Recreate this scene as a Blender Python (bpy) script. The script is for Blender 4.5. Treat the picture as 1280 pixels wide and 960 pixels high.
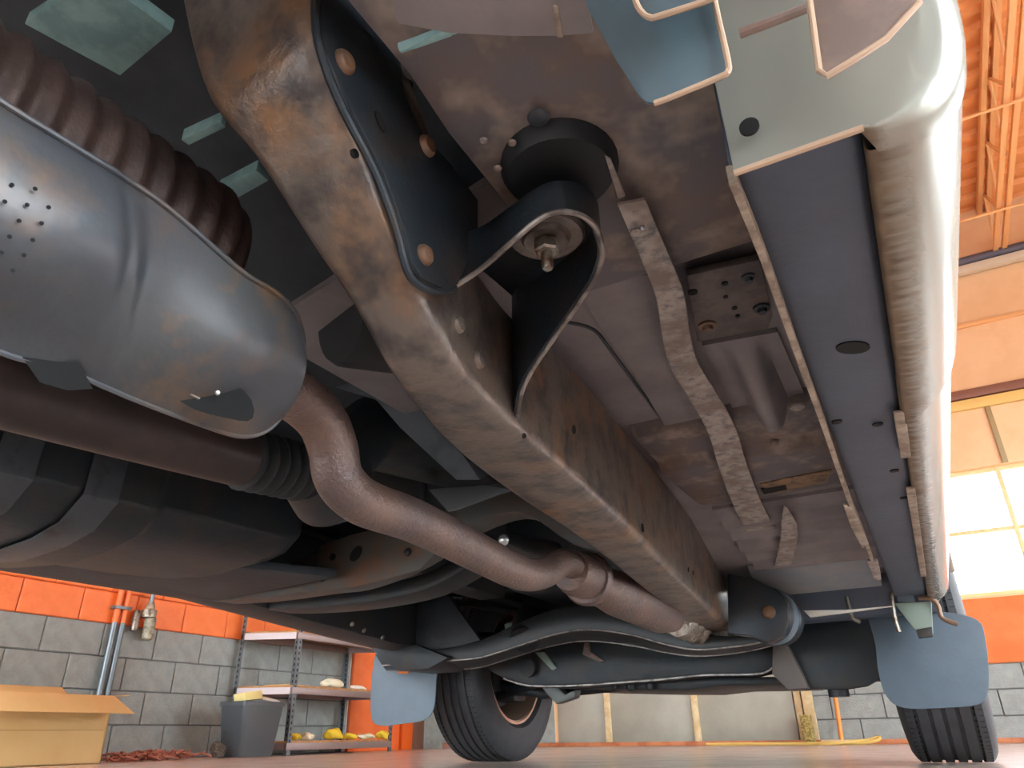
import bpy, bmesh, math, random
from mathutils import Vector, Matrix
random.seed(7)
S = bpy.context.scene
COL = S.collection
for o in list(bpy.data.objects): bpy.data.objects.remove(o)

# ---------------------------------------------------------------- camera, world, lights, exposure
F, H = 900.0, 0.0925
R = Matrix.Rotation(math.radians(29.0), 3, 'Z') @ Matrix.Rotation(math.radians(90+26.1), 3, 'X') @ Matrix.Rotation(math.radians(-0.9), 3, 'Z')
CAM = Vector((0, 0, H))
cd = bpy.data.cameras.new('camera'); cam = bpy.data.objects.new('camera', cd); COL.objects.link(cam)
cam.location = CAM; cam.rotation_euler = R.to_euler()
cd.sensor_width = 36; cd.lens = F/1280*36; cd.clip_start = 0.01; cd.clip_end = 200
S.camera = cam
w = bpy.data.worlds.new('daylight'); S.world = w; w.use_nodes = True
bgn = w.node_tree.nodes['Background']
bgn.inputs[0].default_value = (0.86, 0.94, 1.0, 1); bgn.inputs[1].default_value = 9.0
def area(name, loc, rot, sx, sy, power, color):
    l = bpy.data.lights.new(name, 'AREA'); l.shape = 'RECTANGLE'; l.size = sx; l.size_y = sy; l.energy = power; l.color = color
    o = bpy.data.objects.new(name, l); COL.objects.link(o); o.location = loc; o.rotation_euler = rot; return o
S.view_settings.view_transform = 'Standard'; S.view_settings.look = 'None'
S.view_settings.gamma = 1; S.view_settings.use_curve_mapping = False
S.view_settings.exposure = 1.0

# ---------------------------------------------------------------- helpers
def ray(px, py): return R @ Vector(((px-640)/F, -(py-480)/F, -1.0))
def PX(px, py, v):
    r = ray(px, py); return CAM + r*(v/r.x)
def PY(px, py, v):
    r = ray(px, py); return CAM + r*(v/r.y)
def PZ(px, py, v):
    r = ray(px, py); return CAM + r*((v-H)/r.z)

def lin(h):
    h = h.lstrip('#'); c = [int(h[i:i+2], 16)/255 for i in (0, 2, 4)]
    return tuple(x/12.92 if x <= .04045 else ((x+.055)/1.055)**2.4 for x in c) + (1,)

def mat(name, base, rough=.5, metal=0.0, second=None, amount=.5, scale=8, sharp=.15, bump=0.0, bscale=60, third=None, third_amt=.3, third_scale=30, stretch=(1, 1, 1), spec=.5, coat=0):
    m = bpy.data.materials.new(name); m.use_nodes = True
    n = m.node_tree.nodes; l = m.node_tree.links; b = n['Principled BSDF']
    b.inputs['Roughness'].default_value = rough; b.inputs['Metallic'].default_value = metal
    b.inputs['Specular IOR Level'].default_value = spec
    if coat: b.inputs['Coat Weight'].default_value = coat; b.inputs['Coat Roughness'].default_value = .15
    tc = n.new('ShaderNodeTexCoord'); mp = n.new('ShaderNodeMapping'); mp.inputs['Scale'].default_value = stretch
    l.new(tc.outputs['Object'], mp.inputs[0])
    def noise(sc, det=6):
        t = n.new('ShaderNodeTexNoise'); t.inputs['Scale'].default_value = sc; t.inputs['Detail'].default_value = det
        t.inputs['Roughness'].default_value = .62
        l.new(mp.outputs[0], t.inputs['Vector']); return t.outputs[0]
    def ramp(src, amt, sh):
        r = n.new('ShaderNodeMapRange'); r.inputs[1].default_value = (1-amt)*.5+.25-sh/2; r.inputs[2].default_value = (1-amt)*.5+.25+sh/2
        l.new(src, r.inputs[0]); return r.outputs[0]
    def mix(fac, a, c):
        x = n.new('ShaderNodeMix'); x.data_type = 'RGBA'
        l.new(fac, x.inputs['Factor'])
        if hasattr(a, 'links'): l.new(a, x.inputs[6])
        else: x.inputs[6].default_value = a
        x.inputs[7].default_value = c; return x.outputs[2]
    cur = base
    if second: cur = mix(ramp(noise(scale), amount, sharp), cur, second)
    if third: cur = mix(ramp(noise(third_scale, 3), third_amt, sharp), cur, third)
    if hasattr(cur, 'links'): l.new(cur, b.inputs['Base Color'])
    else: b.inputs['Base Color'].default_value = base
    if bump:
        bn = n.new('ShaderNodeBump'); bn.inputs['Strength'].default_value = bump; bn.inputs['Distance'].default_value = .01
        l.new(noise(bscale, 4), bn.inputs['Height']); l.new(bn.outputs[0], b.inputs['Normal'])
    return m

M = {}
M['rail'] = mat('rusted frame steel', lin('7b7169'), .35, .4, lin('946f4e'), .35, 9, .22, .2, 45, lin('504b4a'), .42, 20)
M['plate'] = mat('black coated bracket steel', lin('262e35'), .40, .2, lin('352f2b'), .35, 14, .2, .1, 80)
M['edge'] = mat('pale steel edge', lin('8d8680'), .4, .5, lin('5a5450'), .4, 30)  # lighter steel tone drawn along bracket and beam edges
M['rivet'] = mat('rusty rivet steel', lin('6b594c'), .5, .3, lin('7d5a40'), .45, 30, .3)
M['exhaust'] = mat('heat browned exhaust steel', lin('61524f'), .38, .35, lin('705a50'), .5, 14, .2, .35, 130)
M['muffler'] = mat('brown muffler shell', lin('54423c'), .55, .3, lin('3d302d'), .5, 10, .2, .2, 60)
M['shield'] = mat('dull stamped heat shield', lin('4e5052'), .44, .3, lin('7a5f48'), .33, 12, .2, .2, 14, lin('4a4d52'), .45, 7)
M['pan'] = mat('dusty floor pan paint', lin('857e7e'), .6, .0, lin('6f696c'), .5, 6, .25, .1, 30)
M['panrust'] = mat('rust streaked underbody', lin('605c5f'), .6, .1, lin('70594a'), .42, 9, .25, .15, 30, lin('8f857c'), .27, 18)
M['pandark'] = mat('dark underseal', lin('363c42'), .6, 0, lin('282d33'), .5, 8, .2, .15, 40)
M['teal'] = mat('grey green paint and lit patches', lin('94b8b4'), .5, 0, lin('7a9c9c'), .5, 20)
M['sill'] = mat('grey blue sill coating', lin('4a5564'), .6, 0, lin('434b58'), .5, 7, .3, .12, 60)
M['seam'] = mat('dusty seam flange', lin('a39686'), .6, 0, lin('77695c'), .5, 40, .2, .2, 80)
M['strip'] = mat('mottled guard strip', lin('a89e96'), .6, .1, lin('5c5d62'), .36, 55, .2, .2, 60, lin('7d7068'), .42, 18)
M['black'] = mat('black chassis paint', lin('20292f'), .5, .1, lin('34302d'), .4, 12, .25, .1, 60)
M['blackgloss'] = mat('black satin chassis paint', lin('181d21'), .45, .1, lin('262626'), .4, 10, .25)
M['rubber'] = mat('black rubber', lin('1b1e21'), .6)
M['tyre'] = mat('tyre rubber', lin('2a2b2e'), .62, 0, lin('35363a'), .5, 25, .3, .1, 120)
M['rim'] = mat('brown dusted wheel rim', lin('b89a86'), .35, .6)
M['flap'] = mat('grey blue mud flap rubber', lin('5b6872'), .6, 0, lin('65727c'), .4, 9, .4, .08, 90)  # mud flap rubber, lit copy; the shaded copy follows
M['flapshade'] = mat('shaded grey blue mud flap rubber', lin('4b5863'), .6, 0, lin('54626d'), .4, 9, .4, .08, 90)  # shaded copy of the flap rubber, shade put into the colour
M['guard'] = mat('blue grey plastic liner', lin('586a72'), .42, 0, lin('4a5a62'), .5, 8, .4)
M['guardedge'] = mat('cream dusted liner edge', lin('b59a82'), .6)
M['fin'] = mat('pinkish dusty liner plastic', lin('8a766d'), .6, 0, lin('76665e'), .5, 20)
M['amber'] = mat('amber reflector', lin('f07a1c'), .25)
M['hole'] = mat('hole shade in near black', lin('0d0f10'), .9)  # shade inside holes and slots, put into a near-black colour
M['wrap'] = mat('crinkled silver heat wrap', lin('b9ada0'), .3, .8, lin('8a7a6a'), .5, 30, .2, .9, 60)
M['alu'] = mat('bare aluminium', lin('c8ccce'), .3, .8)
M['bolt'] = mat('zinc bolt', lin('8a857c'), .4, .7, lin('6a4d38'), .4, 60)
M['green'] = mat('greenish bracket paint', lin('7f8d82'), .5)
M['glass'] = mat('dark glass', lin('20262a'), .1)
M['paint'] = mat('silver champagne paint', lin('b9b9ad'), .3, .6, coat=.6)

def silver_dirt():
    m = bpy.data.materials.new('silver rocker with dirt band'); m.use_nodes = True
    n = m.node_tree.nodes; l = m.node_tree.links; b = n['Principled BSDF']
    at = n.new('ShaderNodeAttribute'); at.attribute_name = 'u'
    tc = n.new('ShaderNodeTexCoord')
    mp = n.new('ShaderNodeMapping'); mp.inputs['Scale'].default_value = (14, 80, 14); l.new(tc.outputs['Object'], mp.inputs[0])
    t = n.new('ShaderNodeTexNoise'); t.inputs['Scale'].default_value = 1.6; t.inputs['Detail'].default_value = 2; l.new(mp.outputs[0], t.inputs['Vector'])
    a = n.new('ShaderNodeMath'); a.operation = 'MULTIPLY_ADD'; l.new(t.outputs[0], a.inputs[0]); a.inputs[1].default_value = .3; l.new(at.outputs['Fac'], a.inputs[2])
    r = n.new('ShaderNodeMapRange'); l.new(a.outputs[0], r.inputs[0]); r.inputs[1].default_value = .30; r.inputs[2].default_value = .48
    t2 = n.new('ShaderNodeTexNoise'); t2.inputs['Scale'].default_value = 45; l.new(tc.outputs['Object'], t2.inputs['Vector'])
    dm = n.new('ShaderNodeMix'); dm.data_type = 'RGBA'; l.new(t2.outputs[0], dm.inputs['Factor'])
    dm.inputs[6].default_value = lin('46382c'); dm.inputs[7].default_value = lin('88765f')
    mx = n.new('ShaderNodeMix'); mx.data_type = 'RGBA'; l.new(r.outputs[0], mx.inputs['Factor'])
    l.new(dm.outputs[2], mx.inputs[6]); mx.inputs[7].default_value = lin('9a9b92'); l.new(mx.outputs[2], b.inputs['Base Color'])
    r2 = n.new('ShaderNodeMapRange'); l.new(r.outputs[0], r2.inputs[0]); r2.inputs[3].default_value = .6; r2.inputs[4].default_value = .22; l.new(r2.outputs[0], b.inputs['Roughness'])
    b.inputs['Metallic'].default_value = .35
    return m
M['rocker'] = silver_dirt()

def link(name, me, m, parent=None, label=None, smooth=None):
    o = bpy.data.objects.new(name, me); COL.objects.link(o)
    if m: me.materials.append(m)
    if parent:
        o.parent = parent
        if parent.parent is None: o.matrix_parent_inverse = Matrix.Translation(-parent.location)   # parts keep world coordinates
    if label: o['label'] = label
    return o

def from_bm(name, bm, m, parent=None, label=None, bevel=0, seg=2, smooth=True, angle=35):
    bmesh.ops.remove_doubles(bm, verts=bm.verts, dist=1e-6)
    bmesh.ops.recalc_face_normals(bm, faces=bm.faces)
    if bevel:
        es = [e for e in bm.edges if len(e.link_faces) == 2 and e.calc_face_angle(0) > math.radians(30)]
        if es: bmesh.ops.bevel(bm, geom=es, offset=bevel, segments=seg, affect='EDGES', clamp_overlap=True, profile=.5)
    me = bpy.data.meshes.new(name)
    for f in bm.faces: f.smooth = smooth
    bm.to_mesh(me); bm.free()
    if smooth: me.set_sharp_from_angle(angle=math.radians(angle))
    return link(name, me, m, parent, label)

def add_box(bm, lo, hi, mtx=None):
    xs = (lo[0], hi[0]); ys = (lo[1], hi[1]); zs = (lo[2], hi[2])
    v = [bm.verts.new(Vector((xs[i], ys[j], zs[k])) if mtx is None else mtx @ Vector((xs[i], ys[j], zs[k]))) for i in (0, 1) for j in (0, 1) for k in (0, 1)]
    for q in ((0, 1, 3, 2), (4, 6, 7, 5), (0, 4, 5, 1), (2, 3, 7, 6), (0, 2, 6, 4), (1, 5, 7, 3)): bm.faces.new([v[i] for i in q])
def box(name, lo, hi, m, parent=None, label=None, bevel=.002, mtx=None):
    bm = bmesh.new(); add_box(bm, lo, hi, mtx); return from_bm(name, bm, m, parent, label, bevel)

def smooth_path(pts, n=6):
    pts = [Vector(p) for p in pts]; out = []
    for i in range(len(pts)-1):
        p0 = pts[max(i-1, 0)]; p1 = pts[i]; p2 = pts[i+1]; p3 = pts[min(i+2, len(pts)-1)]
        for k in range(n):
            t = k/n
            out.append(.5*((2*p1)+(-p0+p2)*t+(2*p0-5*p1+4*p2-p3)*t*t+(-p0+3*p1-3*p2+p3)*t**3))
    out.append(pts[-1]); return out
def add_loft(bm, rings, closed=True, caps=True):
    rv = [[bm.verts.new(p) for p in r] for r in rings]
    n = len(rings[0])
    for a, b in zip(rv[:-1], rv[1:]):
        for i in range(n if closed else n-1):
            try: bm.faces.new((a[i], a[(i+1) % n], b[(i+1) % n], b[i]))
            except ValueError: pass
    if caps and closed:
        bm.faces.new(rv[0]); bm.faces.new(list(reversed(rv[-1])))
    return rv
def add_tube(bm, pts, rad, seg=16, caps=True):
    pts = [Vector(p) for p in pts]; n = len(pts)
    rads = rad if isinstance(rad, (list, tuple)) else [rad]*n
    rings = []; up = None
    for i, p in enumerate(pts):
        t = (pts[min(i+1, n-1)]-pts[max(i-1, 0)]).normalized()
        if up is None:
            up = Vector((0, 0, 1)) if abs(t.z) < .9 else Vector((1, 0, 0))
        up = (up - t*up.dot(t)).normalized(); s = t.cross(up)
        rings.append([p+(math.cos(a)*up+math.sin(a)*s)*rads[i] for a in [2*math.pi*k/seg for k in range(seg)]])
    add_loft(bm, rings, True, caps)
def tube(name, pts, rad, m, parent=None, label=None, seg=16, n=0):
    if n:
        rl = rad if isinstance(rad, (list, tuple)) else None
        q = smooth_path(pts, n)
        if rl:
            rr = []
            for i in range(len(pts)-1):
                for k in range(n): rr.append(rl[i]+(rl[i+1]-rl[i])*k/n)
            rr.append(rl[-1]); rad = rr
        pts = q
    bm = bmesh.new(); add_tube(bm, pts, rad, seg); return from_bm(name, bm, m, parent, label)
def loft(name, rings, m, parent=None, label=None, bevel=0, closed=True, caps=True, angle=35, seg=2):
    bm = bmesh.new(); add_loft(bm, rings, closed, caps); return from_bm(name, bm, m, parent, label, bevel, angle=angle, seg=seg)
def add_prism(bm, pts, off):
    off = Vector(off); a = [bm.verts.new(p) for p in pts]; b = [bm.verts.new(Vector(p)+off) for p in pts]; n = len(a)
    bm.faces.new(a); bm.faces.new(list(reversed(b)))
    for i in range(n): bm.faces.new((a[i], b[i], b[(i+1) % n], a[(i+1) % n]))
def prism(name, pts, off, m, parent=None, label=None, bevel=.0015):
    bm = bmesh.new(); add_prism(bm, pts, off); return from_bm(name, bm, m, parent, label, bevel)
def add_lathe(bm, prof, c, axis, seg=24):
    c = Vector(c); ax = Vector(axis).normalized(); u = ax.orthogonal().normalized(); v = ax.cross(u)
    rings = [[c+ax*h+(math.cos(a)*u+math.sin(a)*v)*max(r, 1e-5) for a in [2*math.pi*k/seg for k in range(seg)]] for r, h in prof]
    add_loft(bm, rings, True, True)
def lathe(name, prof, c, axis, m, parent=None, label=None, seg=24, angle=35):
    bm = bmesh.new(); add_lathe(bm, prof, c, axis, seg); return from_bm(name, bm, m, parent, label, angle=angle)
def ribbon(bm, path_a, path_b, th):
    """thick strip between two edge curves, thickness vector th"""
    th = Vector(th)
    add_loft(bm, [[a, b, b+th, a+th] for a, b in zip(path_a, path_b)], True, True)
def thing(name, label, cat, loc=(0, 0, 0), group=None):
    o = bpy.data.objects.new(name, None); COL.objects.link(o); o.location = loc; o.empty_display_size = .1
    o['label'] = label; o['category'] = cat
    if group: o['group'] = group
    return o
def tag(o, label, cat, group=None, kind=None):
    o['label'] = label; o['category'] = cat
    if group: o['group'] = group
    if kind: o['kind'] = kind
    return o
def struct(o): o['kind'] = 'structure'; return o

# ================================================================ ROOM
WX, FY = -4.5, 7.0
M['blockgrey'] = mat('grey painted block', lin('878d89'), .38, 0, lin('979d99'), .5, 14, .3, .5, 70)
M['blockorange'] = mat('orange painted block', lin('f77f3a'), .42, 0, lin('f0742f'), .5, 12, .3, .35, 70)
M['mortar'] = mat('painted mortar', lin('6a6b6c'), .6)
M['mortaro'] = mat('orange painted mortar', lin('c84c14'), .6)
M['wallpeach'] = mat('peach painted wall', lin('f2c294'), .6, 0, lin('ecba8a'), .5, 3)
M['wallpale'] = mat('pale grey white wall', lin('dfe4e6'), .6, 0, lin('d6dcde'), .5, 3)
M['orange'] = mat('flat orange paint', lin('f67c40'), .5, 0, lin('ee7236'), .5, 4)
M['floor'] = mat('polished red brown floor', lin('ccb6aa'), .22, 0, lin('d4beb2'), .5, 1.2, .4, .03, 20, lin('b4a49c'), .4, 5)
M['deck'] = mat('orange roof deck', lin('f0a060'), .55, .0, lin('ea9654'), .5, 6)
M['joist'] = mat('orange joist steel', lin('efb074'), .5)
M['beigepanel'] = mat('grey beige door panel', lin('a3a193'), .5, 0, lin('918f82'), .5, 3, .4, .1, 20)
M['wood'] = mat('pale wood batten', lin('d8c49a'), .6, 0, lin('c8ae80'), .5, 12)
M['pipegrey'] = mat('galvanised conduit', lin('6f787d'), .35, .5)
M['kerb'] = mat('worn red floor edge', lin('c07a50'), .6, 0, lin('a8603c'), .5, 6)

fl = struct(box('floor', (WX-.2, -3.2, -.1), (3.6, FY+.2, 0), M['floor'], bevel=0))
struct(box('ground', (-30, -30, -.12), (30, 30, -.02), mat('pale concrete apron', lin('8c8a86'), .8, 0, lin('807e7a'), .5, 2), bevel=0))  # outside ground added pale to bounce daylight up under the vehicle
# left wall: backing with a block skin over the part in view
wl = struct(box('wall_left', (WX-.2, -3, 0), (WX-.012, FY+.2, 4.6), M['wallpale'], bevel=0))
mb = box('mortar_bed', (WX-.013, 1.0, 0), (WX-.006, 5.15, .765), M['mortar'], wl, bevel=0)
mb2 = box('mortar_bed', (WX-.013, 1.0, .765), (WX-.006, 5.15, 1.72), M['mortaro'], wl, bevel=0)
_blocks = {}
def block(parent, name, cx, cy, cz, along, L, hgt, m, depth=.03):
    """one masonry block; along 'Y' for the left wall, 'X' for the far wall"""
    key = (along, round(L, 3), round(hgt, 3), m.name)
    if key not in _blocks:
        bm = bmesh.new()
        s = (depth/2, L/2, hgt/2) if along == 'Y' else (L/2, depth/2, hgt/2)
        add_box(bm, [-v for v in s], s); bmesh.ops.recalc_face_normals(bm, faces=bm.faces)
        bmesh.ops.bevel(bm, geom=list(bm.edges), offset=.004, segments=1, affect='EDGES')
        me = bpy.data.meshes.new(name); bm.to_mesh(me); bm.free(); me.materials.append(m); _blocks[key] = me
    o = bpy.data.objects.new(name, _blocks[key]); COL.objects.link(o); o.parent = parent; o.location = (cx, cy, cz)
    return o
CH = .191
for row in range(8):
    z0 = row*CH; m = M['blockgrey'] if row < 4 else M['blockorange']
    y = 1.0 + (.02 if row % 2 else .205) - .37
    while y < 5.15:
        a = max(y, 1.0); b = min(y+.366, 5.15)
        if b-a > .05:
            block(wl, 'block', WX-.012+random.uniform(-.0012, .0012), (a+b)/2, z0+CH/2, 'Y', b-a-.006, CH-.006, m)
        y += .366
def wall_rear_unseen():  # unseen wall added to cut light from behind; its opening lights the left
    bm = bmesh.new()
    add_box(bm, (WX-.2, -3.2, 0), (-4.2, -3, 4.6)); add_box(bm, (-1.4, -3.2, 0), (3.6, -3, 4.6)); add_box(bm, (-4.2, -3.2, 3.2), (-1.4, -3, 4.6))
    return from_bm('wall_rear_unseen', bm, M['wallpale'])
struct(wall_rear_unseen())
def wall_right_unseen():  # unseen wall added so its openings shape the streak on the rocker
    bm = bmesh.new()
    for a, b in ((-3.2, -2.4), (1.6, 3.4), (5.6, 7.2)): add_box(bm, (3.6, a, 0), (3.8, b, 4.6))
    for a, b in ((-2.4, 1.6), (3.4, 5.6)): add_box(bm, (3.6, a, 2.6), (3.8, b, 4.6))
    return from_bm('wall_right_unseen', bm, M['wallpale'])
struct(wall_right_unseen())
# orange flush door and brown jamb at the end of the left wall
d1 = struct(box('door_1', (WX-.012, 5.17, 0), (WX+.02, 5.86, 2.1), M['orange'], bevel=.004))
box('door_frame', (WX-.012, 5.86, 0), (WX+.05, 6.02, 2.2), mat('deep orange frame', lin('e06014'), .5), d1)
box('door_jamb', (WX-.012, 6.02, 0), (WX+.05, 6.2, 2.2), mat('brown jamb', lin('6b4a3a'), .6), d1)

# far wall with openings: garage door, window
def wall_far():
    bm = bmesh.new()
    X0, X1 = -3.45, -1.12           # garage door
    W0, W1, Wz0, Wz1 = .1, 3.4, 1.05, 2.09   # window
    add_box(bm, (WX-.2, FY, 0), (X0, FY+.2, 4.62))
    add_box(bm, (X0, FY, 2.6), (X1, FY+.2, 4.62))
    add_box(bm, (X1, FY, 0), (W0, FY+.2, 4.62))
    add_box(bm, (W0, FY, 0), (W1, FY+.2, Wz0))
    add_box(bm, (W0, FY, Wz1), (W1, FY+.2, 4.62))
    add_box(bm, (W1, FY, 0), (3.6, FY+.2, 4.62))
    return from_bm('wall_far', bm, M['wallpeach'])
wf = struct(wall_far())
box('mortar_bed', (-1.1, FY-.012, 0), (1.7, FY+.001, .545), M['mortar'], wf, bevel=0)
for row in range(3):
    z0 = row*.182; x = -1.1+(-.2 if row % 2 else 0)
    while x < 1.7:
        a = max(x, -1.1); b = min(x+.4, 1.7)
        if b-a > .05: block(wf, 'block', (a+b)/2, FY-.012+random.uniform(-.001, .001), z0+.091, 'X', b-a-.008, .174, M['blockgrey'])
        x += .4
box('orange_band', (-1.1, FY-.03, .55), (3.4, FY+.001, 1.03), M['orange'], wf, bevel=.003)
box('mortar_bed', (WX, FY-.012, 0), (-3.46, FY+.001, .775), M['blockgrey'], wf, bevel=0)
box('mortar_bed', (WX-.013, 6.2, 0), (WX-.006, FY, .765), M['blockgrey'], wl, bevel=0)
box('floor_kerb', (-4.4, FY-.06, 0), (3.4, FY-.02, .035), M['kerb'], wf, bevel=.004)
# garage door
d2 = struct(box('door_2', (-3.45, FY+.05, 0), (-1.12, FY+.1, 2.6), M['beigepanel'], bevel=0))
for i in range(3):
    xa = [-3.42, -2.88, -2.03][i]; xb = [-2.93, -2.08, -1.2][i]
    for k in range(4):
        box('panel', (xa, FY+.03, .03+k*.62), (xb, FY+.06, .6+k*.62), M['beigepanel'], d2, bevel=.006)
for xx in (-2.905, -2.055, -1.16): box('batten', (xx-.028, FY+.005, .0), (xx+.028, FY+.055, 2.6), M['wood'], d2, bevel=.004)
box('bottom_seal', (-3.44, FY+.0, .0), (-1.13, FY+.06, .03), M['black'], d2)
box('door_jamb', (-1.115, FY-.04, 0), (-1.03, FY+.02, 2.7), M['wood'], d2)
# window
M['frame'] = mat('cream window bar', lin('e8cf9a'), .5)
wn = struct(box('window_1', (.1, FY+.06, 1.05), (3.4, FY+.1, 1.085), M['frame'], bevel=.003))
box('window_frame', (.1, FY+.06, 2.055), (3.4, FY+.1, 2.09), M['frame'], wn)
for xx in (.12, .76, 1.4, 2.04, 2.68, 3.38): box('window_bar', (xx-.018, FY+.05, 1.05), (xx+.018, FY+.1, 2.09), M['frame'], wn)
box('window_bar', (.1, FY+.055, 1.555), (3.4, FY+.095, 1.585), M['frame'], wn)
gm = bpy.data.materials.new('clear window glass'); gm.use_nodes = True
g = gm.node_tree.nodes['Principled BSDF']; g.inputs['Transmission Weight'].default_value = 1; g.inputs['Roughness'].default_value = 0; g.inputs['IOR'].default_value = 1.02
box('pane', (.1, FY+.075, 1.06), (3.4, FY+.079, 2.08), gm, wn, bevel=0)
# upper wall fittings
struct(box('trim_1', (.2, FY-.05, 2.70), (3.4, FY, 2.78), mat('dull purple pipe rail', lin('8a5a48'), .5), bevel=.004))
struct(box('trim_2', (.2, FY-.04, 2.6), (3.4, FY, 2.69), mat('yellow beam edge', lin('e8c070'), .5), bevel=.004))
struct(box('trim_3', (.2, FY-.03, 3.38), (3.4, FY, 3.42), M['joist'], bevel=.004))
struct(box('trim_4', (.805, FY-.025, 2.09), (.845, FY, 2.6), mat('grey tan post', lin('a08a62'), .5), bevel=.003))
# ceiling: corrugated deck over open web joists
def ceiling():
    bm = bmesh.new(); rings = []
    y = -3.0; prof = []
    while y < FY+.2:
        prof += [(y, 4.62), (y+.09, 4.62), (y+.115, 4.58), (y+.205, 4.58), (y+.23, 4.62)]; y += .23
    a = [Vector((WX-.2, yy, zz)) for yy, zz in prof]; b = [Vector((3.6, yy, zz)) for yy, zz in prof]
    ribbon(bm, a, b, (0, 0, .05)); return from_bm('ceiling', bm, M['deck'], smooth=False)
struct(ceiling())
for jx in (-3.3, -1.75, -.2, 1.3, 2.85):
    j = thing('roof_joist', 'x', 'joist', (jx, 0, 4.0))
    j['kind'] = 'structure'; del j['label']; del j['category']
    for dx in (-.035, .035):
        box('bottom_chord', (jx+dx-.02, -2.9, 4.02), (jx+dx+.02, FY, 4.06), M['joist'], j)
        box('top_chord', (jx+dx-.02, -2.9, 4.5), (jx+dx+.02, FY, 4.56), M['joist'], j)
    bm = bmesh.new(); y = -2.8; up = True
    while y < FY-.3:
        add_tube(bm, [(jx, y, 4.05 if up else 4.52), (jx, y+.38, 4.52 if up else 4.05)], .012, 6); y += .38; up = not up
    from_bm('web', bm, M['joist'], j)
bm = bmesh.new()
for yy in (4.9, 6.2): add_tube(bm, [(WX, yy, 4.0), (3.5, yy, 4.0)], .012, 6)
br = struct(from_bm('trim_5', bm, M['joist']))
struct(tube('trim_6', [(.6, FY-.08, 4.02), (3.5, FY-.08, 4.02)], .04, mat('dark roof pipe', lin('5a5560'), .5)))
tr7 = struct(box('trim_7', (.6, FY-.1, 3.9), (3.5, FY-.02, 3.97), mat('pale wall plate', lin('d8c8b0'), .5)))

# ================================================================ THINGS IN THE ROOM
# conduit pipes on the left wall
ct = thing('conduit', 'two parallel grey conduit pipes running up the left block wall', 'pipe', (WX+.04, 2.9, 0))
for dy in (-.022, .03):
    tube('pipe', [(WX+.04, 2.9+dy, 0), (WX+.04, 2.9+dy, .77)], .018, M['pipegrey'], ct, seg=12)
    tube('pipe', [(WX+.04, 2.9+dy, .77), (WX+.04, 2.9+dy, 3.2)], .018, M['orange'], ct, 'orange painted upper pipe', seg=12)
for z in (.3, .85, 1.6): box('clamp', (WX, 2.85, z), (WX+.062, 2.96, z+.02), M['pipegrey'], ct)
# old air tool / filter fitting
af = thing('air_line_filter', 'weathered air line filter fitting hung on the orange and grey wall', 'filter', (WX+.06, 3.06, .7))
lathe('bowl', [(.02, 0), (.034, .01), (.036, .13), (.03, .14)], (WX+.07, 3.10, .68), (0, 0, 1), mat('dirty bowl', lin('a8a08a'), .5, 0, lin('6f6a5a'), .5, 30), af)
lathe('head', [(.03, 0), (.045, .005), (.045, .05), (.03, .06), (.02, .1), (.0, .1)], (WX+.07, 3.08, .815), (0, 0, 1), mat('tarnished head', lin('b8ae98'), .4, .4, lin('6a5f50'), .5, 30), af)
lathe('valve', [(.018, 0), (.022, .005), (.022, .12), (.015, .13)], (WX+.05, 3.01, .73), (0, 0, 1), M['bolt'], af)
tube('pipe', [(WX+.07, 3.08, .9), (WX+.07, 3.08, 1.3)], .014, M['pipegrey'], af)

# steel storage rack
rk = thing('storage_rack', 'grey steel storage rack with board shelves against the left wall', 'rack', (-4.25, 4.5, 0))
M['post'] = mat('dull grey rack steel', lin('70767a'), .4, .5)
M['beam'] = mat('mauve grey rack beam', lin('8f7f7d'), .4, .4)
M['board'] = mat('tan particle board', lin('b98a5c'), .7, 0, lin('a87848'), .5, 20)
RX0, RX1, RY0, RY1 = -4.45, -4.05, 3.87, 5.2
for px_ in (RX0, RX1):
    for py_ in (RY0 if px_ == RX0 else RY0+.18, RY1 if px_ == RX1 else RY1-.18):
        sx = 1 if px_ == RX0 else -1; sy = 1 if py_ < 4.5 else -1
        bm = bmesh.new()
        # angle section, two leaves
        add_prism(bm, [(px_, py_, 0), (px_+sx*.036, py_, 0), (px_+sx*.036, py_+sy*.003, 0), (px_+sx*.003, py_+sy*.003, 0), (px_+sx*.003, py_+sy*.036, 0), (px_, py_+sy*.036, 0)], (0, 0, 1.75))
        po = from_bm('post', bm, M['post'], rk)
        bm = bmesh.new()
        for k in range(44):
            z = .04+k*.038
            if sy > 0: add_box(bm, (px_+sx*.012, py_-.0012, z), (px_+sx*.022, py_+.0005, z+.018))
            else: add_box(bm, (px_+sx*.012, py_-.004, z), (px_+sx*.022, py_-.0025, z+.018))
            xo = px_-sx*.0012 if px_ == RX0 else px_+.0012
            add_box(bm, (min(xo, px_), min(py_+sy*.012, py_+sy*.022), z), (max(xo, px_), max(py_+sy*.012, py_+sy*.022), z+.018))
        so = from_bm('slots', bm, M['hole'], po); so['kind'] = 'stuff'
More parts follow.
